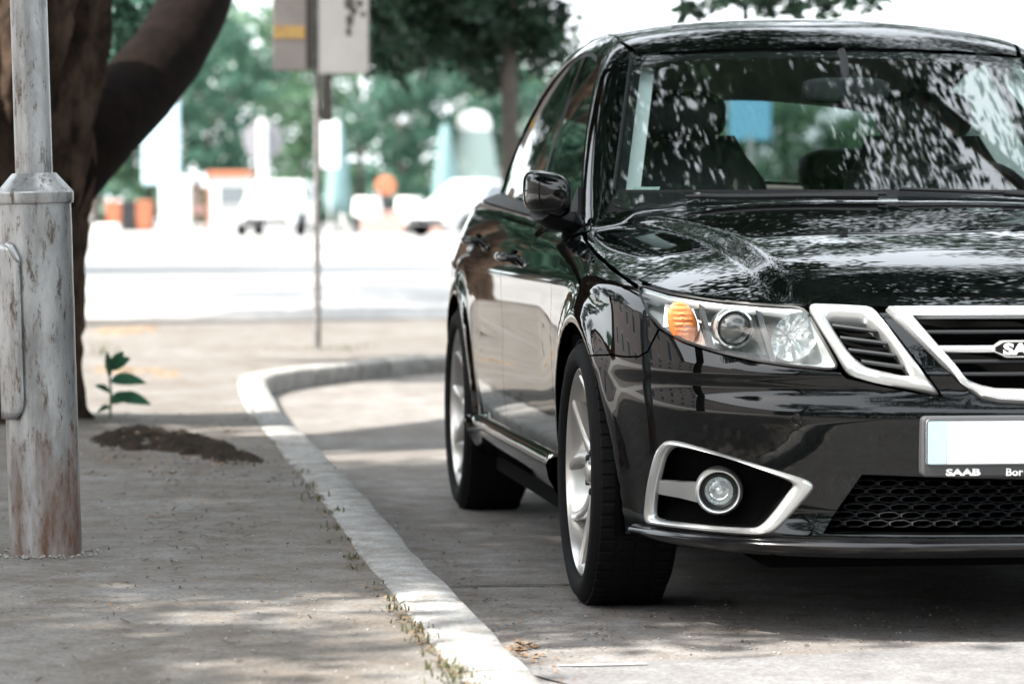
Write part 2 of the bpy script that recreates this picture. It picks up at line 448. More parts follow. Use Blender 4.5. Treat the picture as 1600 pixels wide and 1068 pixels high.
# ---- outlines traced on the nose (right half of the car, photograph points)
HL = [(997,443),(1045,457),(1130,470),(1200,476),(1257,479),(1285,528),(1312,577),(1240,571),(1180,562),(1120,549),(1070,533),(1035,514),(1012,490),(1001,466)]
CG_O = [(1261,478),(1312,480),(1364,483),(1400,528),(1436,574),(1470,618),(1420,608),(1370,598),(1325,587),(1304,550),(1282,514)]
CG_I = [(1289,491),(1322,492),(1355,494),(1381,522),(1404,554),(1428,590),(1402,585),(1378,579),(1352,572),(1328,552),(1308,522)]
GR_O = [(1384,484),(1412,510),(1440,538),(1470,568),(1500,597),(1516,612),(1535,623),(1560,629),(1600,631),(1645,632)]
GR_I = [(1424,497),(1444,519),(1464,541),(1484,563),(1504,586),(1517,596),(1534,602),(1556,606),(1600,607),(1645,607)]
FG_O = [(1054,687),(1100,700),(1146,714),(1205,732),(1262,749),(1272,758),(1268,768),(1240,800),(1212,829),(1195,836),(1150,833),(1107,829),(1060,824),(1016,818),(1009,811),(1011,782),(1015,750),(1026,706),(1038,689)]
FG_I = [(1062,698),(1104,706),(1150,718),(1194,735),(1234,752),(1239,757),(1232,768),(1212,794),(1192,817),(1180,824),(1146,823),(1112,821),(1066,816),(1025,811),(1019,805),(1021,782),(1025,756),(1036,713),(1048,699)]
LM = [(1348,742),(1500,748),(1645,750),(1645,833),(1450,834),(1288,832),(1310,796)]

hl3 = surf_loop(HL, 6, 2); cgo = surf_loop(CG_O, 5, 1); cgi = surf_loop(CG_I, 5, 2)
def half_to_full(pxs, sub=6, sm=2):
    """right-half chain ending on the centre line -> closed symmetric loop"""
    P = px_hit(resample(np.array(pxs, float), 6, False)); 
    P = P[P[:,0] < -.004]
    Q = P[::-1].copy(); Q[:,0] *= -1
    return P, Q
gP, gQ = half_to_full(GR_O); giP, giQ = half_to_full(GR_I)
# close along the top edge
def close_top(P, Q, n=40):
    a, b = Q[-1], P[0]; t = np.linspace(0, 1, n+2)[1:-1, None]; T_ = a*(1-t)+b*t
    # follow the nose curve
    T_ = fan_map(np.stack([fan_inv(T_)[:,0], T_[:,2]+.004*np.sin(t[:,0]*PI)], 1)); 
    return np.concatenate([P, Q, T_])
go_full = close_top(gP, gQ)
# resample grille loops to the same count
def even(P, n):
    P = np.asarray(P); d = np.linalg.norm(np.roll(P, -1, 0)-P, axis=1); s = np.concatenate([[0], np.cumsum(d)]); PP = np.concatenate([P, P[:1]])
    t = np.linspace(0, s[-1], n, endpoint=False); return np.stack([np.interp(t, s, PP[:,k]) for k in range(3)], 1)
def evenchain(P, n):
    d = np.linalg.norm(np.diff(P, axis=0), axis=1); s = np.concatenate([[0], np.cumsum(d)]); t = np.linspace(0, s[-1], n)
    return np.stack([np.interp(t, s, P[:,k]) for k in range(P.shape[1])], 1)
def grille_loop(P):
    P = evenchain(P, 60); Q = P[::-1].copy(); Q[:,0] *= -1
    L = np.concatenate([P, Q]); t = np.linspace(0, 1, 62)[1:-1, None]; a, b = Q[-1], P[0]; T_ = a*(1-t)+b*t
    T_ = fan_map(np.stack([fan_inv(T_)[:,0], T_[:,2]], 1)); return np.concatenate([L, T_])
go3 = grille_loop(gP); gi3 = grille_loop(giP)
fgo = surf_loop(FG_O, 4, 2); fgi = surf_loop(FG_I, 4, 2)

# ---- panels
def arch_pts(ax, r, a0, a1, n=28):
    """arc in (u, w); angle 0 = towards the nose, 90 = up"""
    return [(ax - r*math.cos(R(a)), .327 + r*math.sin(R(a))) for a in np.linspace(a0, a1, n)]
ARCH_R = .366
ARCH_W0 = .205
amin = math.degrees(math.asin((ARCH_W0-.327)/ARCH_R))
aseam = math.degrees(math.asin((.622-.327)/ARCH_R))
def uw_fan(L): return np.array([((PI/2*FS + (u-FU)) if u >= FU else math.atan2(.895, FU-u)*FS, w) for u, w in L])
def uw_to_fan(L):
    P = flank_map(np.array(L, float)); return fan_inv(P)
# hood (top view), shut line on the shoulder then along the nose
HOOD_SIDE = [(.775,1.50),(.812,1.40),(.832,1.25),(.842,1.05),(.843,.85),(.832,.65),(.812,.50)]
nose_edge = px_hit([(1000,438),(1022,446),(1045,452.5),(1090,462),(1130,467),(1170,471),(1215,474),(1260,476.5),(1330,478.5),(1400,480),(1500,481),(1580,481),(1618,481)])
hood_r = [(-v, u) for v, u in HOOD_SIDE] + [(p[0], p[1]) for p in nose_edge]
def cowl(v): return 1.315 + .20*(v/.75)**2
hood_back = [(-v, cowl(v)) for v in (0, .15, .3, .45, .6, .72)]
half = hood_back + hood_r + [(0.0, float(nose_edge[-1][1]))]
hood_loop = np.array(half + [(-x, u) for x, u in half[::-1] if abs(x) > 1e-6])
panel('hood', [hood_loop], 'top', MT['paint'], car, h=.022, gap=.002, depth=.02)
hs3 = top_map(np.array([(-v, u) for v, u in HOOD_SIDE])); 
print('hood side px', carpix(hs3))
# fender
seam_px = [(1022,530),(1012,549),(998,557),(975,557),(955,554)]
seam3 = px_hit(seam_px)
archF = uw_to_fan(arch_pts(FA, ARCH_R, aseam, 180-amin+2, 40))
hl_fan = fan_inv(hl3)
hl_out = fan_inv(px_hit([(1001,446),(1003,466),(1013,490),(1022,505),(1029,514)]))
DOOR_U = 1.40
fender = list(fan_inv(hs3[1:])) + list(fan_inv(nose_edge[:1])) + list(hl_out) + list(fan_inv(seam3[1:])) + list(archF)
fender += list(uw_to_fan([(1.315,.30),(1.395,.30),(DOOR_U,.5),(DOOR_U,.7),(DOOR_U,.86)]))
fl = np.array(fender)
panel('fender', [fl], 'fan', MT['paint'], car, h=.022, mirror=True)
# bumper
lowP = [(u, .207) for u in (.60,.55)]
def fan_of_px(L): return list(fan_inv(px_hit(L)))
b_half = []
b_half += [tuple(q) for q in fan_inv(gP[::-1])]                       # grille edge, centre -> up
b_half += fan_of_px([(1383,487),(1371,487)])
b_half += fan_of_px([(1402,526),(1438,572),(1473,620),(1420,611),(1370,601),(1323,590),(1314,580),(1240,574),(1180,565),(1120,552),(1070,536),(1030,515)])
b_half += list(fan_inv(seam3[1:]))
af = uw_to_fan(arch_pts(FA, ARCH_R, aseam, amin, 16)); b_half += list(af)
pend = af[-1][0]
b_half += [(p, .205) for p in np.linspace(pend, .01, 30)[1:]]
bh_ = np.array(b_half); b_full = np.concatenate([bh_, (bh_*np.array([-1, 1]))[::-1]])
lm3 = px_hit(resample(np.array(LM[:1]+LM[1:2]), 10, False))
fog_hole = resample(fan_inv(fgo), .01); fog_hole = fog_hole.mean(0)+(fog_hole-fog_hole.mean(0))*.955
fog_hole2 = fog_hole*np.array([-1, 1])
lmh = fan_inv(px_hit(resample(np.array([(1620,833),(1450,834),(1288,832),(1310,796),(1348,742),(1500,748),(1620,750)], float), 12, False)))
lmf = np.concatenate([lmh, (lmh*np.array([-1, 1]))[::-1]])
panel('front_bumper', [b_full, fog_hole, fog_hole2, lmf], 'fan', MT['paint'], car, h=.022, depth=.02)
# under-lip spoiler strip
lipv = []; ps = np.linspace(-pend*.93, pend*.93, 80)
r1 = fan_map(np.stack([ps, ps*0+.200], 1)); r0 = fan_map(np.stack([ps, ps*0+.235], 1))
n0 = r0 - np.array([0, .9, 0]); n0[:,2] = 0; n0 /= np.linalg.norm(n0, axis=1, keepdims=True)
rows = [r0 + n0*.001, r0 + n0*.016 + [0,0,-.006], r0+n0*.020+[0,0,-.014], r0+n0*.008+[0,0,-.028], r0 - n0*.05 + [0,0,-.045]]
V = np.concatenate(rows); n = len(ps); F = [(k*n+j, k*n+j+1, (k+1)*n+j+1, (k+1)*n+j) for k in range(4) for j in range(n-1)]
fix_normals(mesh('lip_spoiler', V, F, MT['gloss_trim'], car, True, 50))
# doors, rear quarter
def belt(u): return .925 + .028*(u-1.5)
FD = [(DOOR_U,.30),(2.46,.30),(2.46,.6),(2.46,belt(2.46))] + [(u, belt(u)) for u in np.linspace(2.3,1.5,8)] + [(DOOR_U,.88),(DOOR_U,.6)]
panel('front_door', [np.array(FD)], 'flank', MT['paint'], car, h=.03, mirror=True)
archR = arch_pts(RA, ARCH_R+.012, 0, 78, 14)
RD = [(2.46,.30),(3.215,.30)] + archR + [(3.60,.80),(3.66,.9),(3.68,belt(3.68))] + [(u, belt(u)) for u in np.linspace(3.5,2.6,8)] + [(2.46,belt(2.46)),(2.46,.6)]
panel('rear_door', [np.array(RD)], 'flank', MT['paint'], car, h=.03, mirror=True)
RQ = [(RA-.075,.70)] + [(3.60,.80),(3.66,.9),(3.68,belt(3.68))] + [(3.9,belt(3.9)+.01),(4.1,1.0),(4.3,.995),(4.45,.96),(4.5,.8),(4.5,.6),(4.45,.4),(4.40,.28),(4.1,.24)]
aR2 = arch_pts(RA, ARCH_R, 78, 196, 26)
RQl = aR2 + [(4.02,.215),(4.40,.235),(4.47,.45),(4.50,.65),(4.47,.82),(4.38,.94),(4.2,.985),(4.0,.99),(3.85,belt(3.85)),(3.68,belt(3.68)),(3.66,.9),(3.60,.80)]
panel('rear_quarter_panel', [np.array(RQl)], 'flank', MT['paint'], car, h=.03, mirror=True)
# tail (never seen from the front, closes the body)
pt0 = PI/2*FS + (4.44-FU)
# sill
def sill(sgn):
    us = np.linspace(1.33, 3.20, 60); V = []; prof = [(.335,-.004),(.328,.012),(.312,.022),(.275,.020),(.235,.006),(.20,-.03),(.19,-.10)]
    for w, o in prof:
        P = flank_map(np.stack([us, us*0+max(w, .21)], 1)); P[:,2] = w; P[:,0] -= o
        fl_ = .014*np.exp(-((us-1.33)/.10)**2) + .014*np.exp(-((us-3.2)/.10)**2); P[:,0] -= fl_*(1 if w < .33 else 0)
        V.append(P)
    V = np.concatenate(V); V[:,0] *= sgn; n = len(us)
    F = [(k*n+j, k*n+j+1, (k+1)*n+j+1, (k+1)*n+j) for k in range(len(prof)-1) for j in range(n-1)]
    fix_normals(mesh('side_sill', V, F, MT['paint'], car, True, 60))
sill(1); sill(-1)
# inner dark shell behind the panels
def shell():
    ps = np.linspace(-(PI/2*FS+3.18), PI/2*FS+3.18, 260); ws = np.linspace(.20, .93, 26)
    Q = np.array([(p, w) for w in ws for p in ps]); P = fan_map(Q); N = normal(P); P = P - N*.034
    n = len(ps); F = []
    for k in range(len(ws)-1):
        for j in range(n-1):
            c = (P[k*n+j]+P[(k+1)*n+j+1])/2; front = abs(ps[j]) < .95
            r1 = math.hypot(c[1]-FA, c[2]-.327); r2 = math.hypot(c[1]-RA, c[2]-.327)
            if (r1 < .40 or r2 < .40) : continue
            if front and c[2] > .20 and c[2] < .78 and abs(ps[j]) < .80: continue
            F.append((k*n+j, k*n+j+1, (k+1)*n+j+1, (k+1)*n+j))
    mesh('body_shell', P, F, MT['void'], car)
shell()
b = MB(); b.box(-.56, .56, .24, 4.3, .155, .24); b.box(-.83,.83,1.36,3.16,.16,.23); b.box(-.55,.55,.62,1.30,.235,.80); b.box(-.48,.48,.20,.64,.235,.66)
b.build('underbody', MT['void'], car, False)
for sx in (-1, 1):
    for ax, nm in ((FA, 'wheel_arch_liner'), (RA, 'wheel_arch_liner')):
        b = MB(); n = 24; v = []
        for xx in (.868, .56):
            for a in np.linspace(-20, 200, n): v.append((sx*xx, ax-.372*math.cos(R(a)), .327+.372*math.sin(R(a))))
        v.append((sx*.56, ax, .327)); f = [(j, j+1, n+j+1, n+j) for j in range(n-1)] + [(n+j, n+j+1, 2*n) for j in range(n-1)]
        mesh(nm, v, f, MT['void'], car)
# ---- greenhouse
WSB, WST = (.715, 1.0), (.560, 1.408)
def ws_pt(v, w):   # on the windscreen
    return (v, 1.345+(w-.985)*1.66+.20*(v/.75)**2, w)
ws_edge = [ws_pt(.722-.155*t - .012*math.sin(t*PI)*0, .985+.425*t) for t in np.linspace(0, 1, 14)]
ws_side = [(-v, u) for v, u, w in ws_edge]
ws_top = [(-v, ws_pt(v, 1.418-.012*(v/.56)**2)[1]) for v in (.45,.3,.15,0)]
ws_bot = [(-v, ws_pt(v, .955+.02*(v/.7)**2)[1]) for v in (0,.2,.4,.6,.68)]
hl_ = ws_bot + ws_side + ws_top
ws_loop = np.array(hl_ + [(-x, u) for x, u in hl_[::-1] if abs(x) > 1e-6])
wsP = project(np.array([(-v, u, w) for v, u, w in ws_edge]))
panel('windscreen', [ws_loop], 'top', MT['glass'], car, h=.035, gap=.001, depth=.004, off=-.004)
# black ceramic band and seal round the windscreen
def band(loop2, wid, m, name, space='top', off=-.0065, mirror=False):
    L = resample(loop2, .02); i2 = inset(L, wid)
    Lb = L if area(L) > 0 else L[::-1]
    A = MAPS[space](Lb); B = MAPS[space](i2); NA = normal(A); NB = normal(B)
    n = len(A); V = np.concatenate([A+NA*off, B+NB*off]); F = [(j, (j+1) % n, n+(j+1) % n, n+j) for j in range(n)]
    o = mesh(name, V, F, m, car)
    if mirror: mirror_obj(o)
    return o
band(ws_loop, .030, MT['trim'], 'windscreen_seal')
print('ws edge px', carpix(wsP))
DLO_F = [(1.64,.958),(1.75,1.035),(1.90,1.145),(2.05,1.25),(2.18,1.335),(2.27,1.378)]
DLO_T = [(2.36,1.408),(2.55,1.432),(2.8,1.434),(3.05,1.410),(3.25,1.370),(3.42,1.315)]
DLO_R = [(3.55,1.255),(3.66,1.19),(3.76,1.115),(3.82,1.05),(3.80,1.015)]
DLO = DLO_F+DLO_T+DLO_R
dlo3 = flank_map(np.array(DLO)); print('dlo px', carpix(dlo3))
# side frame: pillars and cant rail as one pressing
outer = list(project(np.array([(-.772,1.475,.945),(-.750,1.50,.962)]))) + list(wsP[1:]) + list(project(np.array([(-.585,2.27,1.45),(-.578,2.45,1.48),(-.572,2.7,1.49),(-.565,3.0,1.48),(-.56,3.25,1.44),(-.56,3.45,1.39)]))) + list(project(np.array([(-.57,3.60,1.31),(-.60,3.75,1.21),(-.63,3.88,1.12),(-.66,3.98,1.04),(-.68,4.02,1.0)])))
outer = evenchain(np.array(outer), 90); inner = evenchain(np.concatenate([flank_map(np.array([(1.43,.905),(1.50,.930),(1.58,.945)])), dlo3]), 90)
rows = []
for t in np.linspace(0, 1, 9): rows.append(project(outer*(1-t)+inner*t))
def grid_mesh(rows, m, name, parent, depth=.012, mirror=False):
    k = len(rows); n = len(rows[0]); P = np.concatenate(rows); N = normal(P)
    P = np.concatenate([P, rows[-1]-normal(rows[-1])*depth, rows[0]-normal(rows[0])*depth])
    F = [(a*n+j, a*n+j+1, (a+1)*n+j+1, (a+1)*n+j) for a in range(k-1) for j in range(n-1)]
    F += [((k-1)*n+j, (k-1)*n+j+1, k*n+j+1, k*n+j) for j in range(n-1)]
    F += [((k+1)*n+j, (k+1)*n+j+1, j+1, j) for j in range(n-1)]
    c = np.cross(P[F[0][1]]-P[F[0][0]], P[F[0][3]]-P[F[0][0]])
    if (c*N[0]).sum() < 0: F = [f[::-1] for f in F]
    o = mesh(name, P, F, m, parent, True, 45)
    if mirror: return o, mirror_obj(o)
    return o
grid_mesh(rows, MT['paint'], 'side_frame', car, mirror=True)
# cowl end between side frame, fender and door (mirror corner)
roof_loop_h = [(-v, ws_pt(v, 1.425-.012*(v/.56)**2)[1]) for v in (0,.15,.3,.45,.55)] + [(float(p[0])+.004, float(p[1])) for p in outer if 2.27 < p[1] < 3.5] + [(-.50,3.53),(-.35,3.56),(-.15,3.575),(0,3.58)]
roof_loop = np.array(roof_loop_h + [(-x, u) for x, u in roof_loop_h[::-1] if abs(x) > 1e-6])
panel('roof', [roof_loop], 'top', MT['paint'], car, h=.03, gap=.001, depth=.01)
# bright drip line along pillar/windscreen edge
b = MB(); e = wsP[1:]; ee = e+normal(e)*.004; b.tube([tuple(p) for p in evenchain(ee, 30)], .0045, 6); o = b.build('pillar_moulding', MT['trim'], car); mirror_obj(o)
# rear screen, boot lid
rs = [(-v, 4.06-(w-1.05)*1.45-.12*(v/.65)**2) for v, w in ((.0,1.06),(.3,1.06),(.58,1.075),(.60,1.15),(.57,1.25),(.53,1.34),(.3,1.365),(0,1.37))]
rs_loop = np.array(rs + [(-x, u) for x, u in rs[::-1] if abs(x) > 1e-6])
panel('rear_screen', [rs_loop], 'top', MT['rear_glass'], car, h=.05, depth=.004, off=-.003)
bl = [(0,4.12),(-.3,4.11),(-.6,4.07),(-.66,4.10),(-.72,4.3),(-.70,4.46),(-.4,4.53),(0,4.55)]
bl_loop = np.array(bl + [(-x, u) for x, u in bl[::-1] if abs(x) > 1e-6])
panel('boot_lid', [bl_loop], 'top', MT['paint'], car, h=.05)
# ---- side windows
def split(u0, u1, w0, w1):  # dividing line between front and rear pane
    return [(u0+(u1-u0)*t, w0+(w1-w0)*t) for t in np.linspace(0, 1, 6)]
bl_w = lambda u: belt(u)+.022
div = [(2.52, bl_w(2.52)), (2.56, 1.15), (2.62, 1.30), (2.66, 1.425)]
FW = [(1.70, bl_w(1.70))] + [(u+.02, w-.006) for u, w in DLO_F[1:]] + [(2.36,1.396),(2.55,1.420),(2.62,1.422)] + [(u-.02, w-.006) for u, w in div[::-1][1:]] + [(u, bl_w(u)) for u in (2.3,2.1,1.9)]
panel('front_side_window', [np.array(FW)], 'flank', MT['side_glass'], car, h=.05, depth=.004, off=-.006, mirror=True)
RW = [(div[0][0]+.03, bl_w(2.56))] + [(u+.03, w-.004) for u, w in div[1:]] + [(2.8,1.424),(3.05,1.399),(3.25,1.358),(3.40,1.308),(3.53,1.247),(3.635,1.18),(3.73,1.108),(3.775,1.05),(3.76,1.025)] + [(u, bl_w(u)) for u in (3.5,3.2,2.9)]
panel('rear_side_window', [np.array(RW)], 'flank', MT['side_glass'], car, h=.05, depth=.004, off=-.006, mirror=True)
BPt = [(div[0][0]-.025, bl_w(2.5))] + [(u-.025, w-.003) for u, w in div[1:]] + [(u+.035, w-.003) for u, w in div[::-1][:-1]] + [(div[0][0]+.035, bl_w(2.55))]
panel('centre_pillar', [np.array(BPt)], 'flank', MT['gloss_trim'], car, h=.05, depth=.01, off=-.003, mirror=True)
# waist moulding strip
us = np.linspace(1.56, 3.86, 60)
def strip(us, f0, f1, off, m, name):
    A = flank_map(np.stack([us, f0(us)], 1)); B = flank_map(np.stack([us, f1(us)], 1)); NA = normal(A); NB = normal(B)
    V = np.concatenate([A-NA*.01, A+NA*off, B+NB*off, B-NB*.01]); n = len(us)
    F = [(k*n+j, k*n+j+1, (k+1)*n+j+1, (k+1)*n+j) for k in range(3) for j in range(n-1)]
    o = mesh(name, V, F, m, car, True, 40); fix_normals(o); mirror_obj(o)
strip(us, lambda u: belt(u)+.001, lambda u: belt(u)+.024, .003, MT['trim'], 'waist_moulding')
# door seals around the windows
dl = np.array(DLO + [(u, bl_w(u)-.01) for u in np.linspace(3.75, 1.7, 12)])
band(dl, .022, MT['trim'], 'window_seal', 'flank', off=-.008, mirror=True)
# door handles
for u, w in ((2.30, .832), (3.30, .868)):
    for sgn in (-1, 1):
        c = flank_map(np.array([(u, w)]))[0]; hx = abs(c[0])
        pts = [(-(hx-.012), u-.085, w), (-(hx+.020), u-.072, w), (-(hx+.036), u-.03, w+.001), (-(hx+.036), u+.04, w+.002), (-(hx+.022), u+.078, w+.001), (-(hx-.012), u+.092, w)]
        b = MB(); b.tube([(p[0]*-sgn, p[1], p[2]) for p in pts], [.010,.012,.013,.013,.012,.010], 10)
        hd = b.build('door_handle', MT['gloss_trim'], car)
        b = MB(); b.box(-.002,.004,-.03,.03,-.022,.022,.002, Matrix.Translation((-(hx-.002)*-sgn, u, w))); b.build('handle_recess', MT['void'], hd, False)
# door mirrors
def door_mirror(sgn):
    # housing: rounded shell, wide face to the rear
    cx, cu, cw = -.885, 1.62, 1.012
    n, k = 28, 12; V = []; F = []
    for i in range(k+1):
        t = i/k; dep = -.085*math.cos(t*PI/2)           # towards the nose
        s = math.sin(t*PI/2)**.55
        for j in range(n):
            a = 2*PI*j/n; ca, sa = math.cos(a), math.sin(a)
            sx = .060*np.sign(ca)*abs(ca)**.60*s; sz = .060*np.sign(sa)*abs(sa)**.60*s
            sz += .010*(sx/.060)*-1 ; V.append((cx+sx, cu+dep - .035*(sx/.060), cw+sz))
    for i in range(k):
        for j in range(n): F.append((i*n+j, i*n+(j+1) % n, (i+1)*n+(j+1) % n, (i+1)*n+j))
    V = np.array(V)
    last = V[-n:]; c = last.mean(0)
    rim = c+(last-c)*.93; gl = rim+np.array([0,-.012,0])
    Vh = np.concatenate([V, rim, gl]); o0 = (k+1)*n
    F += [(k*n+j, k*n+(j+1) % n, o0+(j+1) % n, o0+j) for j in range(n)] + [(o0+j, o0+(j+1) % n, o0+n+(j+1) % n, o0+n+j) for j in range(n)]
    Vh[:,0] *= -sgn if sgn > 0 else 1; 
    o = mesh('door_mirror', Vh, F, MT['paint'], car, True, 60); fix_normals(o)
    g2 = np.concatenate([gl, [c+np.array([0,-.012,0])]]); g2[:,0] *= -sgn if sgn > 0 else 1
    mesh('mirror_glass', g2, [(j, (j+1) % n, n) for j in range(n)], MT['mirror_chrome'], o, False)
    f = (lambda p: (p[0]*(-1 if sgn > 0 else 1), p[1], p[2]))
    b = MB(); b.tube([f(p) for p in ((-.76,1.66,.930),(-.82,1.65,.936),(-.87,1.63,.95),(-.90,1.61,.972))], [.034,.032,.034,.036], 12, sx=1.3); b.build('mirror_arm', MT['trim'], o)
    tri = [(1.50,.925),(1.60,.955),(1.72,1.03),(1.80,.955),(1.80,.935)]
    P = flank_map(np.array(tri)); N = normal(P); A = P+N*.010; B = P-N*.01
    V = np.concatenate([A, B]); V[:,0] *= -1 if sgn > 0 else 1; m_ = len(tri)
    oo = mesh('mirror_base', V, [tuple(range(m_))] + [(j, (j+1) % m_, m_+(j+1) % m_, m_+j) for j in range(m_)], MT['trim'], o, False); fix_normals(oo)
door_mirror(-1); door_mirror(1)

# ---- nose: grille
gr = ring(go3, gi3, (.001, .016, .010), MT['chrome'], 'grille', car, wall=.012)
tag(gr, 'bright chrome framed centre grille')
back = gi3 + np.array([0, .05, 0]); c = back.mean(0)
mesh('grille_back', list(back)+[c], [(j, (j+1) % len(back), len(back)) for j in range(len(back))], MT['void'], gr)
gmin, gmax = gi3[:,2].min(), gi3[:,2].max()
def grille_halfwidth(w):
    P = gi3[gi3[:,0] < 0]; P = P[:len(P)]; ch = P[np.argsort(P[:,2])]; 
    s = evenchain(giP, 200); return float(np.interp(w, s[::-1][:,2], -s[::-1][:,0]))
def px_w(py, px=1560): return float(px_hit([(px, py)])[0][2])
for py, hgt, mm, nm in ((519,.008,MT['mesh_plastic'],'slat'), (545,.013,MT['chrome'],'badge_bar'), (565,.008,MT['mesh_plastic'],'slat'), (585,.008,MT['mesh_plastic'],'slat')):
    w = px_w(py); hwid = grille_halfwidth(w)-.004; xs = np.linspace(-hwid, hwid, 40)
    Pn = fan_map(np.stack([np.array([fan_inv(np.array([[x, .1, w]]))[0][0] for x in xs]), xs*0+w], 1)); 
    fr = Pn + np.array([0, .012 if nm == 'slat' else -.002, 0]); V = []
    pr = [(.03, hgt*.5),(.004, hgt*.6),(0,hgt*.25),(0,-hgt*.25),(.004,-hgt*.6),(.03,-hgt*.5)]
    for dy, dz in pr: V.append(fr+np.array([0, dy, dz]))
    n = 40; Vc = np.concatenate(V); F = [(k*n+j, k*n+j+1, (k+1)*n+j+1, (k+1)*n+j) for k in range(5) for j in range(n-1)]
    o = mesh(nm, Vc, F, mm, gr, True, 50); fix_normals(o)
    if nm == 'badge_bar': BARW = w; BAR = o; BARU = float(fr[:,1].min())
# plaque with the lettering
b = MB(); hw_ = .076; hh = .0195
prof = [(-hw_-.018, -.0055), (-hw_+.002, -hh*.75), (-hw_+.012, -hh), (hw_-.012, -hh), (hw_-.002, -hh*.75), (hw_+.018, -.0055), (hw_+.018, .0055), (hw_-.002, hh*.75+.004), (hw_-.012, hh), (-hw_+.012, hh), (-hw_+.002, hh*.75+.004), (-hw_-.018, .0055)]
n = len(prof); yb = BARU-.010
V = [(x, yb+.02, BARW+z) for x, z in prof] + [(x, yb+.002, BARW+z) for x, z in prof] + [(x*.985, yb, BARW+z*.94) for x, z in prof] + [(x*.95, yb, BARW+z*.80) for x, z in prof] + [(x*.945, yb+.003, BARW+z*.78) for x, z in prof]
F = [(k*n+j, k*n+(j+1) % n, (k+1)*n+(j+1) % n, (k+1)*n+j) for k in range(4) for j in range(n)]
o = mesh('badge', V, F, MT['chrome'], gr, True, 40); fix_normals(o)
V = [(x*.947, yb+.0028, BARW+z*.785) for x, z in prof]; mesh('badge_face', V, [tuple(range(n))], MT['gloss_trim'], o, False)
TM = Matrix.Translation((-.070, yb+.001, BARW-.001)) @ Matrix.Rotation(PI/2, 4, 'X')
text_mesh('badge_letters', 'SAAB', .034, MT['text_white'], o, TM, .002, .0016, 1.46)
# corner grilles
def corner(sgn):
    f = lambda P: np.asarray(P)*np.array([sgn, 1, 1])
    O, I = f(cgo), f(cgi)
    n = len(O); NO = f(normal(cgo)); NI = f(normal(cgi)); rows = []
    for t, h in [(0,-.006),(0,.001),(.10,.010),(.35,.014),(.7,.010),(1,-.004),(1,-.04)]: rows.append(O*(1-t)+I*t+(NO*(1-t)+NI*t)*h)
    V = np.concatenate(rows); F = [(k*n+j, k*n+(j+1) % n, (k+1)*n+(j+1) % n, (k+1)*n+j) for k in range(len(rows)-1) for j in range(n)]
    o = mesh('corner_grille', V, F, MT['silver'], car, True, 50); fix_normals(o)
    bk = I + np.array([0,.05,0]); mesh('grille_back', list(bk)+[bk.mean(0)], [(j, (j+1) % n, n) for j in range(n)], MT['void'], o)
    # slats
    for yy in (512, 531, 550, 568):
        x0, x1 = {512:(1303,1373), 531:(1315,1388), 550:(1328,1402), 568:(1348,1414)}[yy]
        A = f(px_hit([(x0+(x1-x0)*t, yy+9*t-3) for t in np.linspace(0, 1, 8)])); V = []
        for dy, dz in ((.035,.003),(.016,.0045),(.013,0),(.016,-.0045),(.035,-.003)): V.append(A+np.array([0,dy,dz]))
        F = [(k*8+j, k*8+j+1, (k+1)*8+j+1, (k+1)*8+j) for k in range(4) for j in range(7)]
        s = mesh('slat', np.concatenate(V), F, MT['mesh_plastic'], o, True, 50); fix_normals(s)
corner(1); corner(-1)
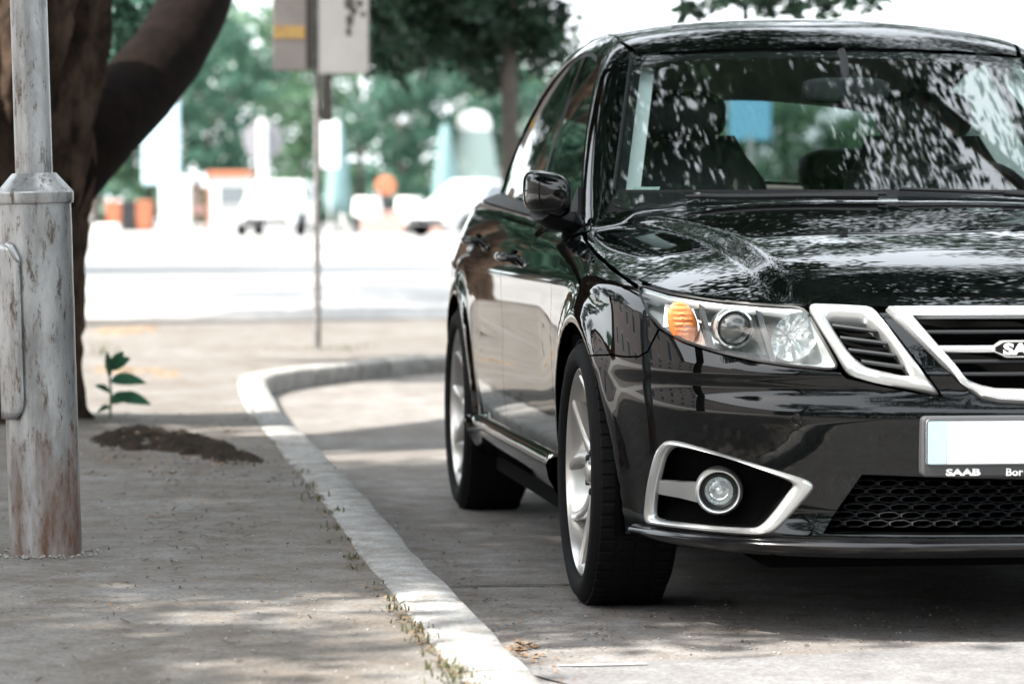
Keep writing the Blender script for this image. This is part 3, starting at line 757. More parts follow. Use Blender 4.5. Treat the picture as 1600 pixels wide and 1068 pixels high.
# ---- headlights
def headlight(sgn):
    f = lambda P: np.asarray(P)*np.array([sgn, 1, 1])
    N = normal(hl3); L = f(hl3 - N*.004)
    o = cap_loop(L, (0, .085, 0), .93, MT['lamp_grey'], 'headlight', car, True, 3); fix_normals(o)
    # clear lens on the body surface
    hf = fan_inv(hl3)
    ln = panel('lens', [hf], 'fan', MT['lens'], o, h=.02, gap=.0035, depth=.006, off=-.002)
    if sgn < 0:
        me = ln.data; co = np.zeros(len(me.vertices)*3); me.vertices.foreach_get('co', co); co[::3] *= -1; me.vertices.foreach_set('co', co); me.flip_normals()
    # black gasket round the lens
    inn = hl3 + (hl3.mean(0)-hl3)*.0 
    b = MB(); pts = [tuple(p) for p in f(hl3 - N*.003)]; b.tube(pts+pts[:1], .0035, 6, False); b.build('gasket', MT['rubber_black'], o)
    # bright upper ledge
    top = px_hit([(1003,449),(1045,462),(1090,470),(1130,475),(1165,478),(1200,481),(1254,484)]); low = px_hit([(1006,463),(1045,472),(1090,481),(1130,487),(1165,490),(1200,493),(1258,497)])
    A = f(top+[0,.010,0]); B = f(low+[0,.020,0]); Cc = f(low+[0,.07,-.004]); k = len(A)
    mesh('upper_ledge', np.concatenate([A, B, Cc]), [(r_*k+j, r_*k+j+1, (r_+1)*k+j+1, (r_+1)*k+j) for r_ in range(2) for j in range(k-1)], MT['silver'], o)
    def disc_frame(px, py, inward):
        c = px_hit([(px, py)])[0]; c = c + np.array([0, inward, 0]); c = f([c])[0]
        return Matrix.Translation(c) @ Matrix.Rotation(PI/2, 4, 'X') # local z -> -y (towards the nose)
    # projector lamp in a bright ring
    M = disc_frame(1151, 514, .030)
    b = MB(); b.lathe([(.046,-.05),(.046,.004),(.0445,.009),(.041,.010),(.039,.007),(.038,-.01)], 40, M); b.build('projector_ring', MT['mirror_chrome'], o)
    b = MB(); b.lathe([(.0385,-.004),(.036,.004),(.030,.012),(.020,.018),(.010,.0205),(.0005,.021)], 40, M); b.build('projector_lens', MT['projector'], o)
    # dark housing panels between the lamps
    for (xa, ya), (xb, yb_), wd in (((1096,470),(1117,549),.010), ((1186,482),(1211,566),.012)):
        P0 = px_hit([(xa+(xb-xa)*t, ya+(yb_-ya)*t) for t in np.linspace(0,1,8)]); V = []
        for dx, dy in ((-wd/2,.05),(-wd/2,.018),(wd/2,.014),(wd/2,.07)): V.append(f(P0+[dx,dy,0]))
        mesh('divider', np.concatenate(V), [(r_*8+j, r_*8+j+1, (r_+1)*8+j+1, (r_+1)*8+j) for r_ in range(3) for j in range(7)], MT['mesh_plastic'], o, True, 30)
    # shelf under the projector
    lo_ = px_hit([(1112,552),(1150,558),(1190,565),(1214,568)]); up_ = px_hit([(1118,545),(1150,549),(1180,553),(1206,556)])
    V = np.concatenate([f(lo_+[0,.012,0]), f(up_+[0,.03,0])]); mesh('lower_shelf', V, [(j,j+1,4+j+1,4+j) for j in range(3)], MT['mesh_plastic'], o)
    # amber indicator: ribbed oval
    n, k = 40, 14; c = f([px_hit([(1069,505)])[0]+[0,.022,0]])[0]; V = []; F = []
    for i in range(k+1):
        t = i/k; rr_ = math.sin(t*PI/2)
        for j in range(n):
            a = 2*PI*j/n; z = .050*rr_*math.sin(a); rib = .0022*math.sin(z*520)*(1-t*.5)
            V.append((c[0]+.035*rr_*math.cos(a)+.010*z/.05*-sgn, c[1]-.016*math.cos(t*PI/2)+rib+ .35*abs(.0), c[2]+z))
    F = [(i*n+j, i*n+(j+1) % n, (i+1)*n+(j+1) % n, (i+1)*n+j) for i in range(k) for j in range(n)]
    ii = mesh('indicator', V, F, MT['orange'], o, True, 40); fix_normals(ii)
    # clear ribbed cell outboard/around the indicator
    cell = px_hit([(1046,476),(1090,482),(1113,547),(1066,530),(1043,512)]); 
    V = np.concatenate([f(cell+[0,.060,0])]); 
    fan_c = V.mean(0); mesh('indicator_reflector', list(V)+[fan_c+np.array([0,.02,0])], [(j,(j+1)%5,5) for j in range(5)], MT['mirror_chrome'], o, False)
    # high beam reflector: fluted bowl with bulb
    M = disc_frame(1246, 526, .030)
    V = []; F = []; n, k = 48, 10
    for i in range(k+1):
        t = i/k; rr_ = .010+.043*t
        for j in range(n):
            a = 2*PI*j/n; fl = .0035*math.sin(j*PI*.5)*t + .003*math.sin(a*5)*t
            q = M @ Vector((rr_*math.cos(a)*1.02+ .012*math.sin(a)*t*sgn, rr_*math.sin(a)*1.05, -.042+.045*t*t+fl)); V.append(tuple(q))
    F = [(i*n+j, i*n+(j+1) % n, (i+1)*n+(j+1) % n, (i+1)*n+j) for i in range(k) for j in range(n)]
    mesh('high_beam_reflector', V, F, MT['mirror_chrome'], o, True, 12)
    b = MB(); b.lathe([(.009,-.042),(.009,-.015),(.007,-.010),(.0005,-.008)], 16, M); b.build('bulb', MT['lamp_grey'], o)
headlight(1); headlight(-1)
# ---- fog lamp openings
def fog(sgn):
    f = lambda P: np.asarray(P)*np.array([sgn, 1, 1])
    O, I = f(fgo), f(fgi); NO, NI = f(normal(fgo)), f(normal(fgi)); n = len(O); rows = []
    for t, h in [(0,-.008),(0,.002),(.15,.009),(.5,.011),(.85,.006),(1,-.003),(1,-.012)]: rows.append(O*(1-t)+I*t+(NO*(1-t)+NI*t)*h)
    o = mesh('fog_lamp_surround', np.concatenate(rows), [(k*n+j, k*n+(j+1) % n, (k+1)*n+(j+1) % n, (k+1)*n+j) for k in range(6) for j in range(n)], MT['silver'], car, True, 50); fix_normals(o)
    bw = cap_loop(f(fgi-normal(fgi)*.004), (0,.075,0), .97, MT['void'], 'fog_lamp_recess', o, True, 2)
    # broad inner flank of the surround
    P = px_hit([(1237,754),(1270,759),(1212,829),(1185,823)]); P2 = px_hit([(1212,757),(1237,754),(1185,823),(1165,822)])
    c = f([px_hit([(1127,769)])[0]+[0,.030,0]])[0]
    M = Matrix.Translation(c) @ Matrix.Rotation(R(12)*-sgn, 4, 'Z') @ Matrix.Rotation(PI/2, 4, 'X')
    b = MB(); b.lathe([(.056,-.045),(.055,-.01),(.0515,.006),(.0485,.010),(.0455,.009),(.0445,.004),(.043,-.02)], 44, M); rg = b.build('fog_lamp_ring', MT['silver'], o)
    b = MB(); b.lathe([(.043,-.012),(.037,-.010),(.034,-.012)], 40, M); b.build('fog_lamp_collar', MT['rubber_black'], o)
    b = MB(); b.lathe([(.0335,-.010),(.031,-.004),(.024,.003),(.014,.008),(.0005,.010)], 40, M); b.build('fog_lamp_lens', MT['lens'], o)
    b = MB(); b.lathe([(.033,-.011),(.030,-.022),(.022,-.033),(.010,-.038),(.0005,-.039)], 24, M); b.build('fog_lamp_reflector', MT['mirror_chrome'], o, True, 10)
    b = MB(); b.lathe([(.008,-.038),(.008,-.020),(.0005,-.016)], 14, M); b.build('fog_lamp_bulb', MT['lamp_grey'], o)
    # arm
    A = px_hit([(1031,750),(1031,772),(1066,779),(1093,786),(1100,755),(1066,753)]); N = normal(A); A0 = f(A+[0,.004,0]-N*0); A1 = A0+np.array([0,.05,0])
    A0[2:5] += np.array([0,.022,0]); A0[3:5] += np.array([0,.004,0])
    V = np.concatenate([A0, A1]); F = [(0,1,2,5),(5,2,3,4)] + [(j,(j+1)%6,6+(j+1)%6,6+j) for j in range(6)]
    a = mesh('fog_lamp_arm', V, F, MT['silver'], o, True, 25); fix_normals(a)
fog(1); fog(-1)
# ---- lower mesh grille: hexagon lattice on a curved sheet
lm_back = fan_map(lmf); LMP = lmf
b = MB(); Pc = MAPS['fan'](lmf)+np.array([0,.09,0]); cc = Pc.mean(0); n = len(Pc)
lg = mesh('lower_grille', np.concatenate([MAPS['fan'](lmf)+np.array([0,.012,0]), Pc, [cc]]), [(j,(j+1)%n,n+(j+1)%n,n+j) for j in range(n)]+[(n+j,n+(j+1)%n,2*n) for j in range(n)], MT['void'], car)
tag(lg, 'black honeycomb lower grille')
hx, hz = .0375, .0185; cells = MB()
wlo, whi = lmf[:,1].min(), lmf[:,1].max()
pm = np.abs(lmf[:,0]).max(); k = 0; w = wlo + hz*.2; row = 0; hexes = []
while w < whi:
    p = -pm + (row % 2)*hx/2
    while p < pm: hexes.append((p, w)); p += hx
    w += hz*.98; row += 1
H = np.array(hexes); okc = inside(H, [lmf]) & (segdist(H, lmf) > .004)
H = H[okc]; shape = [(-.5,.22),(-.5,-.22),(-.22,-.5),(.22,-.5),(.5,-.22),(.5,.22),(.22,.5),(-.22,.5)]
S = np.array(shape); n8 = len(S)
outer2 = (H[:,None,:] + S[None]*np.array([hx*1.0, hz*.99])).reshape(-1, 2); inner2 = (H[:,None,:] + S[None]*np.array([hx*.86, hz*.74])).reshape(-1, 2)
Po = fan_map(outer2)+np.array([0,.022,0]); Pi = fan_map(inner2)+np.array([0,.017,0]); Pb = fan_map(inner2)+np.array([0,.045,0])
m_ = len(Po); V = np.concatenate([Po, Pi, Pb]); F = []
for h in range(len(H)):
    for j in range(n8):
        a, c_ = h*n8+j, h*n8+(j+1) % n8
        F.append((a, c_, m_+c_, m_+a)); F.append((m_+a, m_+c_, 2*m_+c_, 2*m_+a))
o = mesh('honeycomb', V, F, MT['mesh_plastic'], lg, True, 20); fix_normals(o)
# ---- number plate
pc = px_hit([(1620, 697)])[0]; yb = float(pc[1])-.020
zt, zb = float(px_hit([(1500,651)])[0][2]), float(px_hit([(1500,745)])[0][2])
def local_at_y(px, py, y):
    o = CAR_I @ cam.location; d = CAR_I.to_3x3() @ ray(px, py); t = (y-o.y)/d.y; return o+d*t
pl = local_at_y(1441,650,yb); pr_ = local_at_y(1441,745,yb); xl = pl.x; zt, zb = pl.z, pr_.z
b = MB(); Lw = -xl
def rrect(x0,x1,z0,z1,r,n=5):
    out = []
    for cx_, cz_, a0 in ((x1-r,z1-r,0),(x0+r,z1-r,90),(x0+r,z0+r,180),(x1-r,z0+r,270)):
        for i in range(n+1): a = R(a0+90*i/n); out.append((cx_+r*math.cos(a), cz_+r*math.sin(a)))
    return out
def slab(loop, y0, y1, name, m, parent, bev=.002):
    n = len(loop); c = np.mean(loop, 0); L = np.array(loop); Li = c+(L-c)*(1-bev/np.abs(L-c).max(0))
    V = [(x,y1,z) for x,z in L]+[(x,y0+bev,z) for x,z in L]+[(x,y0,z) for x,z in Li]
    F = [(j,(j+1)%n,n+(j+1)%n,n+j) for j in range(n)]+[(n+j,n+(j+1)%n,2*n+(j+1)%n,2*n+j) for j in range(n)]+[tuple(range(2*n,3*n))]
    o = mesh(name, V, F, m, parent, True, 40); fix_normals(o); return o
fr_ = slab(rrect(xl,-xl,zb,zt,.012), yb, yb+.03, 'plate_holder', MT['plate_frame'], car, .004)
zb2 = local_at_y(1447,727,yb).z; zt2 = local_at_y(1447,655,yb).z; xl2 = local_at_y(1447,690,yb).x; xbl = local_at_y(1478,690,yb).x
pw = slab(rrect(xl2,-xl2,zb2,zt2,.008), yb-.0035, yb+.002, 'number_plate', MT['plate_white'], fr_, .001)
tag(pw, 'white blank number plate with pale blue band')
V = [(xl2+.003,yb-.0045,zb2+.004),(xbl,yb-.0045,zb2+.004),(xbl,yb-.0045,zt2-.004),(xl2+.003,yb-.0045,zt2-.004)]
mesh('plate_band', V, [(0,1,2,3)], MT['plate_blue'], fr_, False)
# raised rim of the plate
pts = [(x,yb-.003,z) for x,z in rrect(xl2+.0015,-xl2-.0015,zb2+.0015,zt2-.0015,.007)]; b = MB(); b.tube(pts+pts[:1], .002, 6, False); b.build('plate_rim', MT['plate_frame'], fr_)
q = local_at_y(1478, 738, yb); text_mesh('holder_lettering', 'SAAB', .0205, MT['text_white'], fr_, Matrix.Translation((q.x, yb-.0006, q.z)) @ Matrix.Rotation(PI/2, 4, 'X'), .0004, .0009, 1.62)
q = local_at_y(1571, 737.5, yb); text_mesh('holder_lettering', 'Bor', .0235, MT['text_white'], fr_, Matrix.Translation((q.x, yb-.0006, q.z)) @ Matrix.Rotation(PI/2, 4, 'X'), .0004, .0005, 1.12)
# parking sensors in the bumper
for px_, py_ in ((1244, 655),):
    for sgn in (1, -1):
        P = px_hit([(px_, py_)]); N = normal(P)[0]; c = P[0]*np.array([sgn,1,1]); N = N*np.array([sgn,1,1])
        M = Matrix.Translation(c) @ Vector(N).to_track_quat('Z','Y').to_matrix().to_4x4()
        b = MB(); b.lathe([(.0135,-.004),(.0135,.0005),(.0125,.0015),(.0115,.0008),(.0005,.0012)], 24, M); b.build('parking_sensor', MT['paint'], car)
# ---- wheels
def spoke_mesh(a0):
    """one of five split spokes: two blades that part towards the rim"""
    V = []; F = []; n = 9
    for sd in (-1, 1):
        o = len(V)
        for i in range(n):
            t = i/(n-1); r = .045+.200*t
            ang = a0 + sd*(.20+ .16*t - .10*math.sin(t*PI)); wd = .017*(1-.25*t)+.010*(1-t)**2
            dep = -.030 + .055*(1-t)*0 + .026*t**2        # dish: hub set back from the lip
            c = Vector((0, r*math.cos(ang), r*math.sin(ang))); tg = Vector((0, -math.sin(ang), math.cos(ang)))
            for (s, d) in ((-1, .03), (-1, .004), (-.55, 0), (.55, 0), (1, .004), (1, .03)):
                p = c+tg*wd*s; V.append((dep_x(dep, d), p.y, p.z))
        for i in range(n-1):
            for j in range(5): F.append((o+i*6+j, o+i*6+j+1, o+(i+1)*6+j+1, o+(i+1)*6+j))
    return V, F
def dep_x(dep, d): return dep*-1 + d
TY_W = .222
def wheel_parts():
    d = {}
    # outward is -x; x = 0 at the rim lip plane
    b = MB(); M = Matrix.Rotation(PI/2, 4, 'Y')   # lathe z -> x
    b.lathe([(.252,.012),(.258,.004),(.257,-.002),(.252,-.003),(.246,.004),(.240,.020),(.232,.05),(.222,.10),(.222,.16),(.232,.19)], 64, M); d['rim'] = (b, MT['rim'], 40)
    b = MB(); s = TY_W
    b.lathe([(.236,.185),(.262,.198),(.292,.196),(.313,.180),(.3225,.165),(.3265,.14),(.327,.09),(.3265,.035),(.3225,.010),(.316,-.004),(.303,-.016),(.285,-.020),(.266,-.013),(.258,-.002),(.254,.006),(.245,.02)], 96, M)
    d['tyre'] = (b, MT['rubber'], 60)
    # tread blocks: shallow bars across the shoulder
    tb = MB()
    for j in range(64):
        a = 2*PI*j/64; 
        Mx = Matrix.Rotation(a, 4, 'X')
        for x0, x1, r0, r1 in ((.000,.040,.3215,.3285),(.048,.085,.326,.3293),(.095,.132,.326,.3293),(.140,.180,.3215,.3285)):
            tb.box(x0, x1, -.0125, .0125, r0, r1, .002, Mx)
    d['tread'] = (tb, MT['rubber'], 30)
    b = MB(); b.lathe([(.0005,.012),(.020,.011),(.027,.014),(.029,.020),(.034,.022),(.062,.028),(.075,.036),(.075,.07)], 40, M); d['hub'] = (b, MT['rim'], 30)
    b = MB(); b.lathe([(.009,.0),(.009,.008),(.006,.010),(.0005,.010)], 8, Matrix.Translation((.026, .050, 0)) @ Matrix.Rotation(-PI/2, 4, 'Y'))
    d['lug_nut'] = (b, MT['trim'], 30)
    b = MB(); b.lathe([(.06,.085),(.155,.085),(.155,.105),(.06,.105)], 48, M); d['brake_disc'] = (b, MT['disc'], 30)
    b = MB(); 
    b.box(.07,.125,.10,.175,-.07,.07,.012); d['caliper'] = (b, MT['trim'], 30)
    return d
WP = wheel_parts(); WMESH = {}
def wheel(sgn, ax, rot):
    base = empty('wheel', (-.893*-sgn if sgn > 0 else -.893, ax, WR-.002), 0, car)
    base.rotation_euler = (0, 0, PI if sgn > 0 else 0)
    hub = empty('tmp', (0,0,0)); bpy.data.objects.remove(hub)
    for k in ('rim','tyre','hub','brake_disc','caliper'):
        if k not in WMESH:
            ob = WP[k][0].build(k, WP[k][1], base, True, WP[k][2]); fix_normals(ob); WMESH[k] = ob.data
        else: ob = link(k, WMESH[k], None, base)
        if k != 'caliper': ob.rotation_euler = (rot, 0, 0)
        if k == 'tyre':
            ty = ob
    if 'tread' not in WMESH:
        ob = WP['tread'][0].build('tread', WP['tread'][1], base, True, 30); WMESH['tread'] = ob.data
    else: ob = link('tread', WMESH['tread'], None, base)
    for j in range(5):
        if 'lug_nut' not in WMESH:
            ob = WP['lug_nut'][0].build('lug_nut', WP['lug_nut'][1], base, True, 30); WMESH['lug_nut'] = ob.data
        else: ob = link('lug_nut', WMESH['lug_nut'], None, base)
        ob.rotation_euler = (rot+.3+2*PI*j/5, 0, 0)
        key = 'spoke'
        if key not in WMESH:
            V, F = spoke_mesh(0); ob = mesh('spoke', V, F, MT['rim'], base, True, 35); fix_normals(ob); WMESH[key] = ob.data
        else: ob = link('spoke', WMESH[key], None, base)
        ob.rotation_euler = (rot+2*PI*j/5, 0, 0)
for sgn in (-1, 1):
    wheel(sgn, FA, .35); wheel(sgn, RA, 1.1)
# ---- wipers
def ws_surf(x, w): return Vector(project(np.array([(x, 1.345+(w-.985)*1.66+.20*(x/.75)**2, w)]))[0])
def wiper(a, b_, off=.016):
    n = 14; pts = []
    for i in range(n):
        t = i/(n-1); p = ws_surf(a[0]+(b_[0]-a[0])*t, a[1]+(b_[1]-a[1])*t); nn = Vector(normal(np.array([p]))[0]); pts.append(p+nn*off)
    return pts
pA = wiper((-.06,.958),(-.50,.992)); bm_ = MB(); bm_.tube([tuple(p) for p in pA], [.011]*4+[.008]*10, 8); w1 = bm_.build('wiper', MT['rubber_black'], car)
pB = wiper((-.535,.998),(-.02,1.004), .008); bm_ = MB(); bm_.tube([tuple(p) for p in pB], .006, 6); bm_.build('wiper_blade', MT['rubber_black'], w1)
pA = wiper((.60,.965),(.30,.998)); bm_ = MB(); bm_.tube([tuple(p) for p in pA], [.011]*4+[.008]*10, 8); w2 = bm_.build('wiper', MT['rubber_black'], car)
pB = wiper((.02,1.018),(.58,1.000), .008); bm_ = MB(); bm_.tube([tuple(p) for p in pB], .006, 6); bm_.build('wiper_blade', MT['rubber_black'], w2)
# cowl panel between hood and windscreen
vs = np.linspace(-.74, .74, 40); rows = []
for du, dz in ((-.03, -.03), (0, -.012), (.045, -.008), (.10, -.004)):
    u_ = 1.315+.20*(vs/.75)**2+du; P = top_map(np.stack([vs, np.minimum(u_, 2)], 1)); rows.append(P+np.array([0, 0, dz]))
n = 40; V = np.concatenate(rows); mesh('cowl_panel', V, [(k*n+j, k*n+j+1, (k+1)*n+j+1, (k+1)*n+j) for k in range(3) for j in range(n-1)], MT['trim'], car)
# ---- cabin
def seat(x, u, w0, wt, name, wd=.25):
    # backrest: rounded slab leaning back
    V = []; F = []; n = 20; k = 10
    for i in range(k+1):
        t = i/k; w = w0+(wt-w0)*t; uc_ = u+.24*t**1.1; s = wd*(.93+.10*math.sin(t*PI)) * (1-.30*sstep((t-.70)/.30)**1.5); dp = .075*(1-.35*t)
        if i in (0, k): dp *= .6
        for j in range(n):
            a = 2*PI*j/n; ca, sa = math.cos(a), math.sin(a)
            V.append((x+s*np.sign(ca)*abs(ca)**.5, uc_+dp*np.sign(sa)*abs(sa)**.6, w))
    F = [(i*n+j, i*n+(j+1)%n, (i+1)*n+(j+1)%n, (i+1)*n+j) for i in range(k) for j in range(n)] + [tuple(range(n-1,-1,-1)), tuple(range(k*n,(k+1)*n))]
    o = mesh(name, V, F, MT['seat'], car, True, 60)
    b = MB(); b.sell((x, u+.24, wt+.058), (.145, .055, .075), .62); b.build('headrest', MT['seat'], o, True, 80)
    b = MB(); b.box(x-wd, x+wd, u-.50, u+.02, w0-.12, w0+.02, .05); b.build('cushion', MT['seat'], o, True, 80)
    return o
seat(-.37, 2.30, .55, 1.185, 'front_seat', .262); seat(.37, 2.30, .55, 1.185, 'front_seat', .262)
seat(-.36, 3.35, .55, 1.03, 'rear_seat', .27); seat(.36, 3.35, .55, 1.03, 'rear_seat', .27)
dvs = np.linspace(-.72, .72, 30); rows = []
for u_, w_ in ((1.45,.965),(1.6,.972),(1.75,.965),(1.86,.93),(1.90,.85),(1.88,.6)):
    hood_ = .022*np.exp(-((dvs-.37)/.17)**2)*(1 if 1.65 < u_ < 1.9 else 0); rows.append(np.stack([dvs*(1 if u_ > 1.5 else .97), u_+0*dvs+(.12*(dvs/.72)**2 if u_ < 1.7 else 0), w_+hood_], 1))
n = 30; mesh('dashboard', np.concatenate(rows), [(k*n+j, k*n+j+1, (k+1)*n+j+1, (k+1)*n+j) for k in range(5) for j in range(n-1)], MT['dash'], car)
b = MB(); Mw = Matrix.Translation((.37, 2.02, .93)) @ Matrix.Rotation(R(-62), 4, 'X'); b.tube([tuple(Mw @ Vector((.185*math.cos(a), .185*math.sin(a), 0))) for a in np.linspace(0, 2*PI, 33)], .016, 8, False); sw = b.build('steering_wheel', MT['dash'], car)
b = MB(); b.box(-.07,.07,-.06,.06,-.03,.02,.02, Mw); b.box(-.17,.17,-.02,.02,-.012,.008,.006, Mw); b.build('steering_hub', MT['dash'], sw)
b = MB(); b.sell((0,1.95,1.30), (.125,.022,.036), .5); rv = b.build('rear_view_mirror', MT['dash'], car, True, 60)
b = MB(); b.tube([(0,1.95,1.33),(0,1.97,1.39),(0,2.0,1.41)], .012, 8); b.build('mirror_stalk', MT['dash'], rv)
# headliner and pale pillar trims
vs = np.linspace(-.56, .56, 20); rows = []
for u_ in np.linspace(2.16, 3.62, 14):
    P = top_map(np.stack([vs*(1), vs*0+u_], 1)); rows.append(P+np.array([0,0,-.035]))
n = 20; mesh('headliner', np.concatenate(rows), [(k*n+j, k*n+j+1, (k+1)*n+j+1, (k+1)*n+j) for k in range(13) for j in range(n-1)], MT['headliner'], car)
def trim_strip(A, B, name, m, d=.02):
    A = np.array(A, float); B = np.array(B, float); n = len(A); o = mesh(name, np.concatenate([A, B]), [(j, j+1, n+j+1, n+j) for j in range(n-1)], m, car); mirror_obj(o); return o
tA = np.array([(p[0]+.080, p[1]+.075, p[2]-.022) for p in wsP]); tB = np.array([(p[0]+.026, p[1]+.060, p[2]-.022) for p in wsP])
trim_strip(tA, tB, 'pillar_trim', MT['pillar_trim'])
bp_o = flank_map(np.array(div))+np.array([.035,0,0]); trim_strip(bp_o+[0,-.06,0], bp_o+[0,.07,0], 'pillar_trim', MT['headliner'])
cp = project(np.array([(-.57,3.55,1.34),(-.60,3.7,1.22),(-.63,3.82,1.12),(-.66,3.9,1.03)])); trim_strip(cp+[.03,-.18,0], cp+[.05,.06,0], 'pillar_trim', MT['headliner'])
b = MB(); b.box(-.62,.62,3.6,4.0,1.0,1.02,.01); b.build('parcel_shelf', MT['dash'], car)
b = MB(); b.box(-.75,.75,1.4,4.2,.42,.46); b.build('cabin_floor', MT['void'], car)
# sticker in the lower corner of the windscreen
sp = [(978,307),(1022,307),(1031,287),(990,287)]; P = px_hit(sp); N = normal(P); P = P-N*.010
mesh('windscreen_sticker', P, [(0,1,2,3)], MT['sticker'], car, False)
# =================================================================== setting
def nmix(nt, a, b, fac):
    mx = nt.nodes.new('ShaderNodeMix'); mx.data_type = 'RGBA'
    for s, v in ((6, a), (7, b)):
        if isinstance(v, tuple): mx.inputs[s].default_value = (*v, 1)
        else: nt.links.new(v, mx.inputs[s])
    if isinstance(fac, float): mx.inputs[0].default_value = fac
    else: nt.links.new(fac, mx.inputs[0])
    return mx.outputs[2]
def nnoise(nt, src, scale, detail=6, rough=.6, lo=.4, hi=.6):
    n = nt.nodes.new('ShaderNodeTexNoise'); n.inputs['Scale'].default_value = scale; n.inputs['Detail'].default_value = detail; n.inputs['Roughness'].default_value = rough
    nt.links.new(src, n.inputs['Vector']); r = nt.nodes.new('ShaderNodeMapRange'); r.inputs[1].default_value = lo; r.inputs[2].default_value = hi
    nt.links.new(n.outputs['Fac'], r.inputs[0]); return r.outputs[0], n.outputs['Fac']
def ground_mat(name, c1, c2, c3, big=.8, mid=7, fine=140, bump=.5, rough=.9, speck=None):
    m = bpy.data.materials.new(name); m.use_nodes = True; nt = m.node_tree; b = nt.nodes['Principled BSDF']
    tc = nt.nodes.new('ShaderNodeTexCoord'); src = tc.outputs['Object']
    f1, _ = nnoise(nt, src, big, 5, .6, .35, .65); f2, _ = nnoise(nt, src, mid, 7, .7, .35, .7); f3, h3 = nnoise(nt, src, fine, 4, .7, .3, .7)
    col = nmix(nt, c1, c2, f1); col = nmix(nt, col, c3, f2)
    mul = nt.nodes.new('ShaderNodeMix'); mul.data_type = 'RGBA'; mul.blend_type = 'MULTIPLY'; mul.inputs[0].default_value = .55
    nt.links.new(col, mul.inputs[6]); rp = nt.nodes.new('ShaderNodeMapRange'); rp.inputs[3].default_value = .45; rp.inputs[4].default_value = 1.5; nt.links.new(f3, rp.inputs[0])
    cb = nt.nodes.new('ShaderNodeCombineColor'); [nt.links.new(rp.outputs[0], cb.inputs[i]) for i in range(3)]; nt.links.new(cb.outputs[0], mul.inputs[7])
    out = mul.outputs[2]
    if speck:
        vo = nt.nodes.new('ShaderNodeTexVoronoi'); vo.inputs['Scale'].default_value = speck[0]; nt.links.new(src, vo.inputs['Vector'])
        mr = nt.nodes.new('ShaderNodeMapRange'); mr.inputs[1].default_value = .10; mr.inputs[2].default_value = .16; mr.inputs[3].default_value = 1; mr.inputs[4].default_value = 0; nt.links.new(vo.outputs['Distance'], mr.inputs[0])
        out = nmix(nt, out, speck[1], mr.outputs[0])
    nt.links.new(out, b.inputs['Base Color']); b.inputs['Roughness'].default_value = rough; b.inputs['Specular IOR Level'].default_value = .3
    bp = nt.nodes.new('ShaderNodeBump'); bp.inputs['Strength'].default_value = bump; bp.inputs['Distance'].default_value = .006
    nt.links.new(h3, bp.inputs['Height']); nt.links.new(bp.outputs[0], b.inputs['Normal'])
    return m
MT['road'] = ground_mat('road_asphalt', (.19,.178,.168), (.27,.262,.255), (.12,.10,.085), 1.3, 7, 75, 1.0, speck=(42, (.07,.06,.05)))
MT['walk'] = ground_mat('pavement_asphalt', (.165,.153,.140), (.210,.203,.195), (.105,.085,.067), 1.2, 6, 80, 1.0, speck=(30, (.07,.058,.045)))
MT['kerb'] = ground_mat('kerb_concrete', (.34,.337,.33), (.41,.407,.402), (.17,.155,.135), 2.0, 12, 110, .7)
MT['plaza'] = ground_mat('pale_paving', (.32,.316,.31), (.38,.376,.37), (.25,.242,.235), .10, .6, 9, .3)
MT['soil'] = mat('dark_soil', (.014,.011,.009), .95, col2=(.045,.033,.024), vscale=22, bump=1.0, bscale=60, spec=.1)
MT['litter'] = mat('dry_leaf', (.14,.075,.035), .85, col2=(.26,.16,.08), vscale=9)
# the road is one sheet to the horizon; the pale cross street lies on it
mesh('road', [(-600,-60,0),(600,-60,0),(600,1500,0),(-600,1500,0)], [(0,1,2,3)], MT['road'], None, False)['kind'] = 'structure'
# kerb line traced on the photograph: road-side edge
KT = [gnd(x, y, .10) for x, y in ((859,1068),(765,977),(711,915),(659,869),(608,807),(557,753),(510,710),(477,674),(443,645))]
KB = [gnd(x, y, 0) for x, y in ((416,629),(420,618),(445,611),(505,602),(587,592),(705,580))]
d0 = (KT[0]-KT[2]); d0.z = 0; d0.normalize()
kp = [KT[0]+d0*14, KT[0]+d0*4] + KT + KB + [Vector((1.2, 20.9, 0)), Vector((3.2, 21.5, 0)), Vector((9, 22.4, 0)), Vector((30, 23.5, 0))]
kl = np.array([(p.x, p.y) for p in kp])
for _ in range(3):   # Chaikin
    q = [kl[0]]
    for a, b_ in zip(kl[:-1], kl[1:]): q += [a*.75+b_*.25, a*.25+b_*.75]
    kl = np.array(q + [kl[-1]])
kl = evenchain(kl, 900)
tn = np.gradient(kl, axis=0); tn /= np.linalg.norm(tn, axis=1, keepdims=True); nl = np.stack([-tn[:,1], tn[:,0]], 1)   # to the pavement side
jit = np.array([mnoise.noise((p[0]*3.5, p[1]*3.5, 0))*.007 + mnoise.noise((p[0]*14, p[1]*14, 4))*.004 for p in kl]); jz = np.array([mnoise.noise((p[0]*2, p[1]*2, 9))*.004 + mnoise.noise((p[0]*11, p[1]*11, 2))*.002 for p in kl])
KW = .152; KGAP = .006; KPROF = ((.004,-.03,0),(0,.06,.6),(.003,.088,1),(.014,.099,1),(.07,.102,.2),(KW-.012,.100,.0),(KW,.094,.5),(KW+.004,.02,.5))
kerb = empty('kerb'); kerb['kind'] = 'structure'
sl = np.concatenate([[0], np.cumsum(np.linalg.norm(np.diff(kl, axis=0), axis=1))]); i0 = 0; ln_k = 1.0
